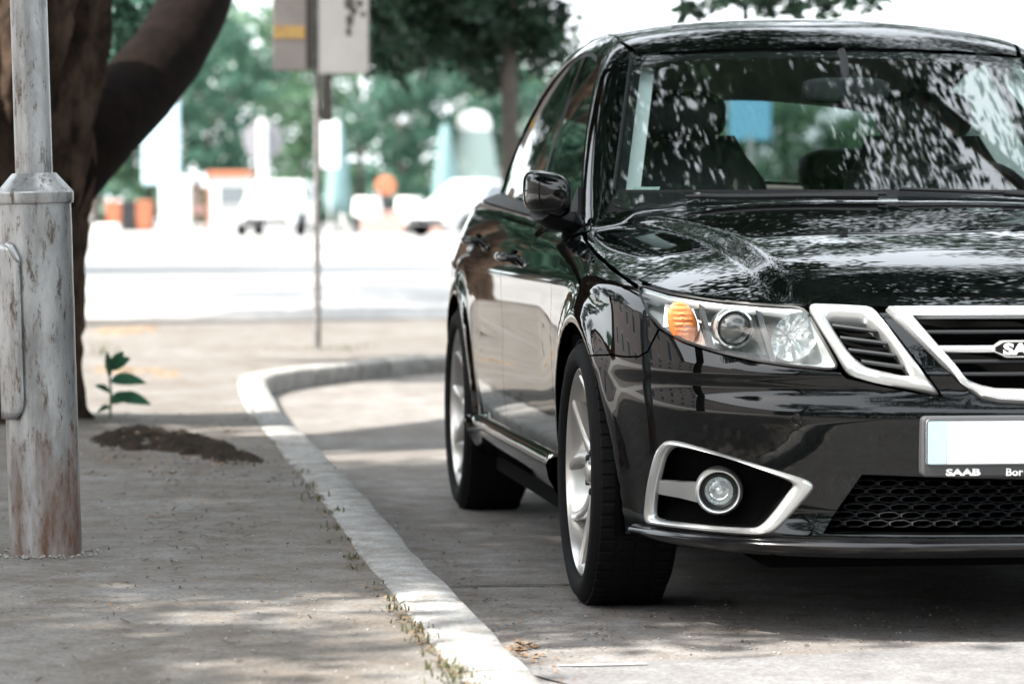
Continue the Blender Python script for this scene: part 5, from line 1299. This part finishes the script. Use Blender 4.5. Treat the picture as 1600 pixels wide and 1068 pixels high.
for a_, c_, w_, d_ in (((0,0,.19),(.085,-.02,.24),.030,.0),((0,0,.145),(.150,-.03,.160),.029,.02),((0,0,.060),(.095,-.02,.095),.028,.0),((.03,0,.075),(.170,-.04,.085),.031,.03),((0,0,.16),(-.012,.01,.265),.022,.0),((0,0,.19),(.055,.02,.255),.027,-.01),((0,0,.10),(-.06,-.01,.13),.020,.0),((0,0,.04),(-.05,-.02,.03),.017,.01)): leaf_obj(a_, c_, w_, d_)
# grass tufts along the back of the kerb
MT['grass'] = leaf_mat('grass_blade', (.05,.075,.03), (.19,.165,.09), .35)
GV = []
def tuft(px, py, n_, h_, sp_, z=.10):
    g = gnd(px, py, z); n_ = int(n_*.6); h_ *= .8
    for _ in range(n_):
        x = g.x+random.gauss(0,sp_); y = g.y+random.gauss(0,sp_*2.2); a = random.uniform(0,2*PI); hh_ = h_*random.uniform(.4,1.15); ln_ = hh_*random.uniform(.2,1.0); w_ = random.uniform(.0016,.0032)
        p = Vector((x,y,walk_z(x,y)-.003)); d = Vector((math.cos(a),math.sin(a),0)); s = Vector((-d.y,d.x,0))*w_; m_ = p+d*ln_*.35+Vector((0,0,hh_*.65)); e = p+d*ln_+Vector((0,0,hh_*.85))
        GV.extend([p-s, p+s, m_+s*.8, m_-s*.8, m_-s*.8, m_+s*.8, e+s*.1, e-s*.1])
for x, y, n_, h_, sp_ in ((404,662,22,.03,.03),(386,640,26,.03,.04),(396,655,22,.035,.03),(432,694,16,.02,.03),(470,738,24,.03,.025),(486,760,30,.035,.022),(497,778,40,.045,.022),(512,800,30,.03,.022),(526,826,24,.03,.02),(535,842,20,.022,.018),(551,868,34,.032,.02),(563,884,20,.022,.016),(585,912,12,.02,.015),(604,934,20,.03,.016),(622,950,30,.035,.016),(634,966,16,.026,.014),(650,984,44,.032,.022),(663,1000,46,.030,.02),(676,1018,26,.024,.016),(700,1044,70,.036,.024),(716,1060,70,.036,.024),(735,1078,60,.03,.024),(530,545,40,.05,.10),(548,543,30,.05,.06),(460,546,30,.04,.08),(165,552,60,.09,.06),(350,708,50,.03,.05),(385,720,50,.03,.05),(490,552,8,.001,.01)): tuft(x, y, n_, h_, sp_)
gob = quads('grass', np.array([tuple(v) for v in GV]), MT['grass'], None); gob['kind'] = 'stuff'; tag(gob, 'thin grass tufts growing along the back edge of the kerb', 'grass')
# dry leaves and grit
LV = []
def litter(px, py, sz, z):
    g = gnd(px, py, z); g.z = (walk_z(g.x, g.y) if z > .05 else 0)+.004
    a = random.uniform(0,2*PI); d = Vector((math.cos(a),math.sin(a),random.uniform(-.1,.35))); s = Vector((-math.sin(a),math.cos(a),random.uniform(-.2,.3)))
    LV.extend([g, g+d*sz*.5+s*sz*.28, g+d*sz, g+d*sz*.5-s*sz*.28])
edge_px = [(747,1068),(685,1013),(628,956),(572,890),(531,823),(500,766),(469,723),(446,697)]
for _ in range(420):
    k = random.random()*(len(edge_px)-1); i = int(k); t = k-i; x = edge_px[i][0]*(1-t)+edge_px[i+1][0]*t; y = edge_px[i][1]*(1-t)+edge_px[i+1][1]*t
    litter(x-abs(random.gauss(0,14)), y+random.gauss(0,5), random.uniform(.006,.020), .10)
for _ in range(420): litter(random.uniform(0,560), random.uniform(640,1000)**1.0, random.uniform(.005,.016), .10)
for _ in range(120): litter(random.gauss(330,60), random.gauss(790,28), random.uniform(.006,.02), .10)
for _ in range(120): [litter(random.gauss(260,90), random.gauss(700,26), random.uniform(.008,.03), .10) for _k in range(4)]
road_px = [(859,1068),(765,977),(711,915),(659,869),(608,807),(557,753)]
for _ in range(240):
    k = random.random()*(len(road_px)-1); i = int(k); t = k-i; x = road_px[i][0]*(1-t)+road_px[i+1][0]*t; y = road_px[i][1]*(1-t)+road_px[i+1][1]*t
    litter(x+14+abs(random.gauss(0,26)), y+10+random.gauss(0,6), random.uniform(.006,.018), 0)
for _ in range(60): litter(random.gauss(818,16), random.gauss(1016,7), random.uniform(.012,.032), 0)
for _ in range(300): litter(random.uniform(780,1600), random.gauss(975,16), random.uniform(.005,.014), 0)
TV = []
def twig(px, py, ln_, z):
    g = gnd(px, py, z); g.z = (walk_z(g.x, g.y) if z > .05 else 0)+.0035; a = random.uniform(0,PI); d = Vector((math.cos(a), math.sin(a), random.uniform(-.03,.08)))*ln_; s = Vector((-math.sin(a), math.cos(a), 0))*random.uniform(.0012,.0028)
    TV.extend([g-s, g+s, g+d+s*.6, g+d-s*.6])
for _ in range(260): twig(random.gauss(300,90), random.gauss(800,45), random.uniform(.012,.06), .10)
for _ in range(160): twig(random.uniform(0,520), random.uniform(760,1068), random.uniform(.01,.045), .10)
for _ in range(140): twig(random.gauss(400,60), random.gauss(730,25), random.uniform(.015,.06), .10)
for _ in range(120): twig(random.uniform(620,880), random.uniform(770,960), random.uniform(.012,.05), 0)
for _ in range(120): twig(random.uniform(900,1600), random.gauss(985,20), random.uniform(.008,.03), 0)
tob = quads('twig_litter', np.array([tuple(v) for v in TV]), mat('dark_twig', (.022,.016,.011), .9, spec=.1), None); tob['kind'] = 'stuff'; tag(tob, 'thin dark twigs strewn over pavement and gutter', 'twigs')
# grit: small loose stones
SV = []; SF = []
def stone(px, py, r_, z):
    g = gnd(px, py, z); g.z = (walk_z(g.x, g.y) if z > .05 else 0)+r_*.3; o_ = len(SV)
    for p in ((1,0,0),(-1,0,0),(0,1,0),(0,-1,0),(0,0,.8),(0,0,-.6)): SV.append(tuple(g+Vector(p)*r_*random.uniform(.7,1.2)))
    SF.extend([(o_+a,o_+b,o_+c) for a,b,c in ((0,2,4),(2,1,4),(1,3,4),(3,0,4),(2,0,5),(1,2,5),(3,1,5),(0,3,5))])
for _ in range(900): stone(random.uniform(0,700), random.uniform(760,1068), random.uniform(.0015,.0045), .10) if random.random() < .5 else stone(random.uniform(640,1600), random.uniform(900,1068), random.uniform(.0015,.0045), 0)
for _ in range(110):
    a = random.uniform(0, 2*PI); q = r1_*random.uniform(1.0, 1.6); c_ = pix((lb.x+q*math.cos(a), lb.y+q*math.sin(a), .10)); stone(c_[0], c_[1], random.uniform(.0025,.008), .10)
for _ in range(160): stone(random.gauss(270,85), random.gauss(704,20), random.uniform(.003,.011), .10)
sob = mesh('grit', SV, SF, mat('grit_stone', (.09,.08,.07), .9, col2=(.42,.40,.38), vscale=60), None, False); sob['kind'] = 'stuff'; tag(sob, 'loose grit and tiny stones on pavement and road', 'grit')
lob = quads('leaf_litter', np.array([tuple(v) for v in LV]), MT['litter'], None); lob['kind'] = 'stuff'; tag(lob, 'dry brown leaf crumbs scattered along both sides of the kerb', 'leaf litter')
# =================================================================== far side of the plaza
MT['white'] = mat('white_paint', (.78,.78,.77), .45)
MT['car_white'] = mat('white_car_paint', (.76,.77,.77), .3, coat=.6)
MT['pane'] = mat('dark_pane', (.16,.18,.19), .1)
MT['pale_blue'] = mat('pale_blue_panel', (.50,.66,.74), .5)
MT['orange_p'] = mat('orange_paint', (.42,.14,.07), .6)
MT['teal'] = mat('teal_cloth', (.14,.235,.24), .8, var=.15, vscale=3)
MT['mint'] = mat('gap_mint', (.24,.31,.285), .8)
MT['pinkish'] = mat('pink_render', (.50,.30,.25), .8, var=.12, vscale=3)
MT['grey_sign'] = mat('sign_back_grey', (.22,.22,.24), .5)
MT['dark'] = mat('dark_plastic', (.02,.022,.025), .5)
MT['blue'] = mat('blue_board', (.20,.50,.70), .5)
MT['skin'] = mat('skin', (.45,.27,.19), .6); MT['pink_cloth'] = mat('pink_cloth', (.60,.36,.32), .9)
def far_base(px, Y): return Vector(((px-800)/FPX*Y, Y, .008))
def far_car(px, Y, rz, label):
    o = empty('parked_car', far_base(px, Y), rz); tag(o, label, 'car', 'white cars parked across the plaza')
    prof = [(-2.0,.35,.62),(-1.95,.28,.74),(-1.7,.25,.80),(-1.0,.25,.93),(0,.25,.96),(1.2,.25,.98),(1.7,.27,.95),(1.9,.3,.75),(1.95,.35,.6)]; V = []; F = []
    for y, z0, z1 in prof:
        w_ = .86 if abs(y) < 1.6 else .74
        V += [(-w_*.9,y,z0),(-w_,y,z0+.15),(-w_,y,(z0+z1)/2),(-w_*.95,y,z1-.05),(-w_*.8,y,z1),(w_*.8,y,z1),(w_*.95,y,z1-.05),(w_,y,(z0+z1)/2),(w_,y,z0+.15),(w_*.9,y,z0)]
    k = len(prof); F = [(i*10+j, i*10+j+1, (i+1)*10+j+1, (i+1)*10+j) for i in range(k-1) for j in range(9)]+[tuple(range(10)), tuple(range((k-1)*10+9,(k-1)*10-1,-1))]
    bd = mesh('body', V, F, MT['car_white'], o, True, 40); fix_normals(bd)
    def cab(a, m, nm): 
        V = [(-.78,-.95,.93),(.78,-.95,.93),(.80,1.75,.95),(-.80,1.75,.95),(-.60,-.15,1.46),(.60,-.15,1.46),(.62,1.3,1.46),(-.62,1.3,1.46)]; V = [(x*a, y*a+(1-a)*.4, z if a == 1 else z*.995) for x,y,z in V]
        return mesh(nm, V, [(0,1,5,4),(1,2,6,5),(2,3,7,6),(3,0,4,7),(4,5,6,7)], m, o, False)
    c_ = cab(1, MT['car_white'], 'cabin')
    mesh('windscreen', [(-.70,-.93,.98),(.70,-.93,.98),(.54,-.22,1.42),(-.54,-.22,1.42)], [(0,1,2,3)], MT['pane'], o, False)
    for s in (-1,1):
        mesh('side_window', [(s*.795,-.7,.99),(s*.80,1.4,1.0),(s*.63,1.2,1.40),(s*.62,-.1,1.40)], [(0,1,2,3)], MT['pane'], o, False)
        b = MB(); b.box(s*.45-.17,s*.45+.17,-2.0,-1.9,.64,.76,.03); b.build('headlight', MT['lens'] if False else MT['silver'], o)
        for y in (-1.25,1.25):
            b = MB(); b.lathe([(.18,-.1),(.31,-.1),(.32,-.06),(.32,.06),(.31,.1),(.18,.1)], 24, Matrix.Translation((s*.78,y,.32)) @ Matrix.Rotation(PI/2,4,'Y'), True); b.build('wheel', MT['rubber'], o)
    b = MB(); b.box(-.6,.6,-2.02,-1.95,.36,.50,.02); b.build('bumper_grille', MT['dark'], o); b = MB(); b.box(-.26,.26,-2.03,-2.015,.50,.60,0); b.build('number_plate', MT['plate_white'], o)
    return o
far_car(437, 92, R(-6), 'white car facing us in the middle of the plaza, left of the sign post')
far_car(742, 90, R(-38), 'white car half hidden behind the black car door on the right')
# kiosk
k = empty('kiosk', far_base(361, 104)); tag(k, 'small white kiosk with orange roof edge and grey window', 'kiosk')
b = MB(); b.box(-.60,.60,-.5,.6,0,1.62,.03); b.build('wall', MT['white'], k); b = MB(); b.box(-.66,.66,-.62,.66,1.62,1.80,.03); b.build('roof', MT['orange_p'], k)
b = MB(); b.box(-.66,-.58,-.53,-.40,0,1.62,.01); b.build('corner_post', MT['orange_p'], k)
b = MB(); b.box(-.30,.48,-.52,-.49,.82,1.36,0); b.build('window', MT['pane'], k, False); b = MB(); b.box(-.4,.58,-.62,-.5,.74,.80,.01); b.build('counter', MT['silver'], k)
# advertising column
k = empty('advertising_column', far_base(268, 102)); tag(k, 'tall pale blue advertising panel on a broad white pillar', 'column')
b = MB(); b.box(-.30,.55,-.3,.3,0,1.55,.04); b.build('pillar', MT['white'], k); b = MB(); b.box(-.82,.24,-.16,.16,1.40,3.9,.05); b.build('panel', MT['pale_blue'], k)
# round sign seen from behind
k = empty('round_sign', far_base(411, 106)); tag(k, 'round grey sign back on a thick white post behind the white car', 'sign')
b = MB(); b.lathe([(.14,0),(.14,3.4),(.0005,3.42)], 16); b.build('post', MT['white'], k)
b = MB(); b.lathe([(.0005,-.03),(.58,-.03),(.60,0),(.58,.03),(.0005,.03)], 32, Matrix.Translation((0,.19,2.75)) @ Matrix.Rotation(PI/2,4,'X')); b.build('sign_disc', MT['grey_sign'], k)
# parasols
def parasol(px, Y, h_, r_, m, label):
    k = empty('closed_parasol', far_base(px, Y)); tag(k, label, 'parasol', 'closed teal parasols'); V = []; F = []; n_ = 16
    prof = [(.10,.55),(.9,.62),(1.0,.9),(.92,1.4),(.8,1.9),(.66,2.3),(.35,h_-.12),(.04,h_)]
    for r, z in prof:
        for j in range(n_): a = 2*PI*j/n_; q = r*r_*(1+.14*(j%2)); V.append((q*math.cos(a),q*math.sin(a),z))
    F = [(i*n_+j,i*n_+(j+1)%n_,(i+1)*n_+(j+1)%n_,(i+1)*n_+j) for i in range(len(prof)-1) for j in range(n_)]
    mesh('cloth', V, F, m, k); b = MB(); b.lathe([(.3,0),(.3,.06),(.03,.07),(.03,.6)], 16); b.build('stand', MT['dark'], k)
parasol(528, 101, 3.3, .34, MT['teal'], 'closed teal parasol just right of the sign post')
parasol(696, 103, 3.2, .36, MT['teal'], 'closed teal parasol left of the pale peaked shape')
k = empty('notice_banner', far_base(516, 97)); tag(k, 'white upright banner beside the sign post, in front of the teal parasol', 'banner')
b = MB(); b.box(-.24,.24,-.02,.02,1.85,3.15,.01); b.build('sheet', MT['white'], k); b = MB(); b.lathe([(.03,0),(.03,3.2)], 10, None, True); b.build('pole', MT['silver'], k)
k = empty('sky_gap_shape', far_base(741, 112)); tag(k, 'added pale mint peaked shape with a white top, standing in for a sky gap', 'tent')  # pale shape added in place of bright sky between the trees
b = MB(); b.lathe([(.80,.1),(.82,1.2),(.78,1.6),(.66,2.6),(.52,3.2)], 20); b.build('gap_lower', MT['mint'], k); b = MB(); b.lathe([(.52,3.15),(.56,3.35),(.45,3.65),(.2,3.8),(.0005,3.82)], 20); b.build('top', MT['white'], k)
k = empty('globe_sign', far_base(603, 104)); tag(k, 'round orange sign on a short dark post', 'sign')
b = MB(); b.lathe([(.0005,-.05),(.27,-.05),(.31,0),(.27,.05),(.0005,.05)], 28, Matrix.Translation((0,0,1.36)) @ Matrix.Rotation(PI/2,4,'X')); b.build('sign_disc', MT['orange_p'], k); b = MB(); b.lathe([(.15,.55),(.13,1.1)], 14, None, True); b.lathe([(.05,0),(.05,.56)], 10, None, True); b.build('post', MT['dark'], k)
for px_, lab in ((574,'white cloth covered table left of the round orange sign'), (640,'white cloth covered table right of the round orange sign')):
    k = empty('covered_table', far_base(px_, 103)); tag(k, lab, 'table', 'white covered tables'); V = []; n_ = 20
    for r, z in ((.0,1.02),(.36,1.02),(.38,1.0),(.42,.5),(.40,.42)):
        for j in range(n_): a = 2*PI*j/n_; V.append((r*(1+(.08*math.sin(a*6) if z < .6 else 0))*math.cos(a), r*math.sin(a), z))
    mesh('cloth', V, [(i*n_+j,i*n_+(j+1)%n_,(i+1)*n_+(j+1)%n_,(i+1)*n_+j) for i in range(4) for j in range(n_)], MT['white'], k); b = MB(); b.lathe([(.2,0),(.05,.05),(.04,1.0)], 12); b.build('leg', MT['dark'], k)
k = empty('planter', far_base(628, 100)); tag(k, 'long low pink planter under the round orange sign', 'planter')
b = MB(); b.box(-1.15,1.15,-.3,.3,0,.42,.03); b.build('trough', MT['pinkish'], k); b = MB(); b.box(-1.08,1.08,-.24,.24,.40,.43,.0); b.build('soil', MT['soil'], k, False)
Pq = np.array([(random.uniform(-1.1,1.1),random.uniform(-.22,.22),.44+random.uniform(0,.22)) for _ in range(500)]); quads('flowers', leaf_verts(Pq, .10), MT['pink_cloth'], k)['kind'] = 'stuff'
for px_, lab in ((556,'dark bollard at the left end of the pink planter'), (637,'dark bollard in front of the pink planter')):
    k = empty('bollard', far_base(px_, 97)); tag(k, lab, 'bollard', 'dark bollards'); b = MB(); b.lathe([(.13,0),(.13,.04),(.10,.06),(.10,.42),(.12,.45),(.08,.52),(.0005,.53)], 16); b.build('post', MT['dark'], k)
for px_, mm, lab in ((179,MT['orange_p'],'orange waste bin left of the dark bin'), (203,MT['dark'],'dark waste bin between two orange bins'), (226,MT['orange_p'],'orange waste bin right of the dark bin')):
    k = empty('waste_bin', far_base(px_, 106)); tag(k, lab, 'bin', 'waste bins by the tree trunk')
    b = MB(); b.add([(-.19,-.2,.06),(.19,-.2,.06),(.19,.2,.06),(-.19,.2,.06),(-.24,-.27,.82),(.24,-.27,.82),(.24,.27,.82),(-.24,.27,.82)], [(0,3,2,1),(0,1,5,4),(1,2,6,5),(2,3,7,6),(3,0,4,7)]); b.build('body', mm, k, False)
    b = MB(); b.box(-.26,.26,-.29,.30,.82,.92,.03); b.build('lid', mm, k); b = MB(); b.lathe([(.09,-.22),(.09,.22)], 14, Matrix.Translation((0,.2,.09)) @ Matrix.Rotation(PI/2,4,'Y'), True); b.build('wheel', MT['dark'], k)
k = empty('concrete_block', far_base(168, 99)); tag(k, 'low white concrete block in front of the waste bins', 'block'); b = MB(); b.box(-.34,.34,-.3,.3,0,.26,.04); b.build('block', MT['white'], k)
# a wire hoop rack by the trunk
hb = gnd(150, 487, .10); k = empty('hoop_rack', hb); tag(k, 'small pale hoop standing on the pavement right of the trunk', 'hoop'); b = MB(); b.tube([(.105*math.cos(a), 0, -.01+.20*math.sin(a)) for a in np.linspace(0,PI,20)], .008, 8); b.build('hoop', MT['silver'], k)
# a person in pink beside the kiosk
def person(px, Y, label):
    o = empty('person', far_base(px, Y)); tag(o, label, 'person')
    J = {'pel':(0,0,.92,.15),'wai':(0,0,1.08,.125),'che':(0,.01,1.30,.15),'nec':(0,0,1.46,.06),'hea':(0,-.02,1.60,.095),'top':(0,-.01,1.70,.07),'shl':(-.17,0,1.40,.06),'ell':(-.22,.02,1.14,.045),'wrl':(-.20,-.06,.92,.035),'hal':(-.195,-.08,.84,.03),'shr':(.17,0,1.40,.06),'elr':(.23,.0,1.14,.045),'wrr':(.22,-.10,.95,.035),'har':(.215,-.13,.88,.03),
         'hpl':(-.09,0,.86,.105),'knl':(-.10,-.02,.50,.07),'anl':(-.10,.02,.09,.045),'tol':(-.11,-.12,.04,.04),'hpr':(.09,0,.86,.105),'knr':(.10,-.04,.50,.07),'anr':(.11,.03,.09,.045),'tor':(.12,-.11,.04,.04)}
    K = list(J); E = [('pel','wai'),('wai','che'),('che','nec'),('nec','hea'),('hea','top'),('che','shl'),('shl','ell'),('ell','wrl'),('wrl','hal'),('che','shr'),('shr','elr'),('elr','wrr'),('wrr','har'),('pel','hpl'),('hpl','knl'),('knl','anl'),('anl','tol'),('pel','hpr'),('hpr','knr'),('knr','anr'),('anr','tor')]
    me = bpy.data.meshes.new('body'); me.from_pydata([J[k][:3] for k in K], [(K.index(a),K.index(b)) for a,b in E], []); ob = link('body', me, MT['skin'], o)
    ob.modifiers.new('skin','SKIN'); 
    for i, k in enumerate(K): me.skin_vertices[0].data[i].radius = (J[k][3], J[k][3])
    me.skin_vertices[0].data[0].use_root = True; sb_ = ob.modifiers.new('sub','SUBSURF'); sb_.levels = 2; sb_.render_levels = 2
    b = MB(); b.lathe([(.07,1.45),(.19,1.40),(.20,1.25),(.16,1.08),(.20,.92),(.27,.62),(.30,.45)], 20); dr_ = b.build('dress', MT['pink_cloth'], o); dr_.scale = (1,.75,1)
    b = MB(); b.lathe([(.10,1.50),(.112,1.62),(.09,1.71),(.0005,1.74)], 16); hr_ = b.build('hair', MT['dark'], o); hr_.location = (0,.03,0)
    b = MB(); b.box(.2,.36,-.1,.1,.80,1.12,.03); 
    return o
person(309, 118, 'person in a long pink dress standing left of the kiosk')
k = empty('blue_board', far_base(1172, 62)); tag(k, 'blue board on a post, seen through the black car windows', 'board'); b = MB(); b.box(-.37,.37,-.03,.03,2.02,2.82,.02); b.build('panel', MT['blue'], k); b = MB(); b.lathe([(.05,0),(.05,2.1)], 12, None, True); b.build('post', MT['silver'], k)

# ------------------------------------------------------------------ far trees
LABS = iter(['far tree left of the pale blue advertising panel, behind the waste bins', 'far tree directly behind the pale blue advertising panel', 'dark far tree above the kiosk', 'pale far tree behind the round grey sign', 'pale far tree just left of the sign post', 'pale far tree right of the near teal parasol', 'dark far tree above the round orange sign', 'pale far tree behind the far teal parasol', 'dark far tree behind the pale peaked shape', 'pale far tree behind the black car side windows', 'dark far tree behind the black car roof corner', 'low far tree seen through the car left of the blue board', 'low far tree seen through the car right of the blue board', 'low far tree seen through the car beside the steering wheel'])
rr = random.Random(3)
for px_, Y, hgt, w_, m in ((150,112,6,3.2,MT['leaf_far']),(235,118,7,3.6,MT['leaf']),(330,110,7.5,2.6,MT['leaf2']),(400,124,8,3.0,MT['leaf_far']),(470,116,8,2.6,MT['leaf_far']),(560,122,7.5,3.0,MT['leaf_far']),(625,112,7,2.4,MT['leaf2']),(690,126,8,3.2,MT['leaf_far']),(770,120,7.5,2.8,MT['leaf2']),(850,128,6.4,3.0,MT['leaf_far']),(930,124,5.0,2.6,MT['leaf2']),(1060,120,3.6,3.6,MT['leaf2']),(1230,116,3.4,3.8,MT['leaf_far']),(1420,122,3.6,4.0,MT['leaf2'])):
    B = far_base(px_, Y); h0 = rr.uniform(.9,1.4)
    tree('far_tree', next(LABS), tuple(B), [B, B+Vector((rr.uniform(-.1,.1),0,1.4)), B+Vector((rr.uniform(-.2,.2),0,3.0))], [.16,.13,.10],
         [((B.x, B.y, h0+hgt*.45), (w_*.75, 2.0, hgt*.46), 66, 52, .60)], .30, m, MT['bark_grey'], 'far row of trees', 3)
Ph = np.column_stack([RNG.uniform(-150,150,26000), RNG.uniform(136,141,26000), RNG.uniform(0,1,26000)**1.0*2.7]); Ph[:,2] *= .75+.5*np.array([mnoise.noise((x*.12,0,5)) for x in Ph[:,0]])
o = quads('far_hedge', leaf_verts(Ph, .75), MT['leaf2'], None); o['kind'] = 'stuff'; tag(o, 'long dark hedge closing the far side of the plaza', 'hedge')
# ------------------------------------------------------------------ hedge and trees added behind the camera to cut low light; mirrored building left
Ph = np.column_stack([RNG.uniform(-16,26,30000), RNG.uniform(-11.4,-9.8,30000), RNG.uniform(0,1,30000)*4.6]); o = quads('light_screen_hedge', leaf_verts(Ph, .30), MT['leaf_dark'], None); o['kind'] = 'stuff'; tag(o, 'added dense hedge behind the camera, keeping low light off bumper and road', 'hedge')  # put in unseen to darken the bumper and the ground under the car
tree('light_screen_tree', 'added unseen tree behind the camera on the right, blocking low sky light', (6.5,-19.5,0), [(6.5,-19.5,0),(6.5,-19.4,3),(6.3,-19.2,5)], [.3,.24,.2], [((6.5,-19.5,5.6),(6.0,3.5,3.2),150,80,.9)], .24, MT['leaf_dark'], MT['bark'])  # added and enlarged behind the camera to block low sky
tree('light_screen_tree', 'added unseen tree behind the camera on the left, blocking low sky light', (-10,-18,0), [(-10,-18,0),(-10,-17.9,3),(-9.8,-17.8,5)], [.3,.24,.2], [((-9.5,-18,5.6),(5.5,3.5,3.2),150,80,.9)], .24, MT['leaf_dark'], MT['bark'])  # another unseen blocker of low sky light, rear left
bd = empty('corner_building', (-34, 22, 0)); tag(bd, 'pale pink building left of the plaza, mirrored in the black doors', 'building')
b = MB(); b.box(-8,0,-92,24,0,9.0); b.build('wall', mat('pale_pink_render', (.55,.46,.42), .85, var=.08, vscale=.8), bd, False)  # wall drawn out rearward past the windows to shut off low sky light
b = MB(); b.box(-8.4,.35,-92.4,24.4,9.0,9.5,.05); b.build('roof', MT['bark_grey'], bd, False)
for z in (1.0, 4.0, 6.8):
    for i in range(11):
        b = MB(); y = -20+i*4.0; b.box(-.02,.06,y,y+1.5,z,z+1.7,.0); f_ = b.build('window', MT['white'], bd, False); b = MB(); b.box(.05,.08,y+.12,y+1.38,z+.12,z+1.58); b.build('pane', MT['pane'], f_, False)

Ph = np.column_stack([RNG.uniform(10.4,11.8,16000), RNG.uniform(-14,46,16000), RNG.uniform(0,1,16000)*3.4]); o = quads('light_screen_hedge', leaf_verts(Ph, .36), MT['leaf_dark'], None); o['kind'] = 'stuff'; tag(o, 'added unseen hedge along the opposite side of the road, blocking low light', 'hedge')  # added out of view to keep low side light from under the car
tree('light_screen_tree', 'added unseen tree straight behind the camera, blocking low sky light', (-1.5,-21,0), [(-1.5,-21,0),(-1.5,-21,3),(-1.5,-21,5)], [.3,.24,.2], [((-1.5,-21,6.0),(4.5,3.5,2.8),130,70,.9)], .22, MT['leaf_dark'], MT['bark'])  # third unseen tree, added to fill the bright low sky behind
for i, (x, y, h_, lab) in enumerate(((-15,66,13,'tall tree beyond the left edge, nearest of those mirrored in the side glass'),(-21,72,13,'tall tree beyond the left edge, second of those mirrored in the side glass'),(-28,86,13,'tall tree beyond the left edge, third of those mirrored in the side glass'),(-26,104,14,'tall tree beyond the left edge, fourth of those mirrored in the side glass'),(-37,98,14,'tall tree beyond the left edge, fifth of those mirrored in the side glass'),(-44,80,14,'tall tree beyond the left edge, farthest left of those mirrored in the side glass'))):
    tree('tall_tree', lab, (x,y,0), [(x,y,0),(x,y,2),(x,y,4)], [.3,.25,.2], [((x,y,h_*.55+1),(4.6,3.5,h_*.5),150,70,1.0)], .42, MT['leaf_dark'], MT['bark_grey'], 'tall trees left of the plaza', 3)
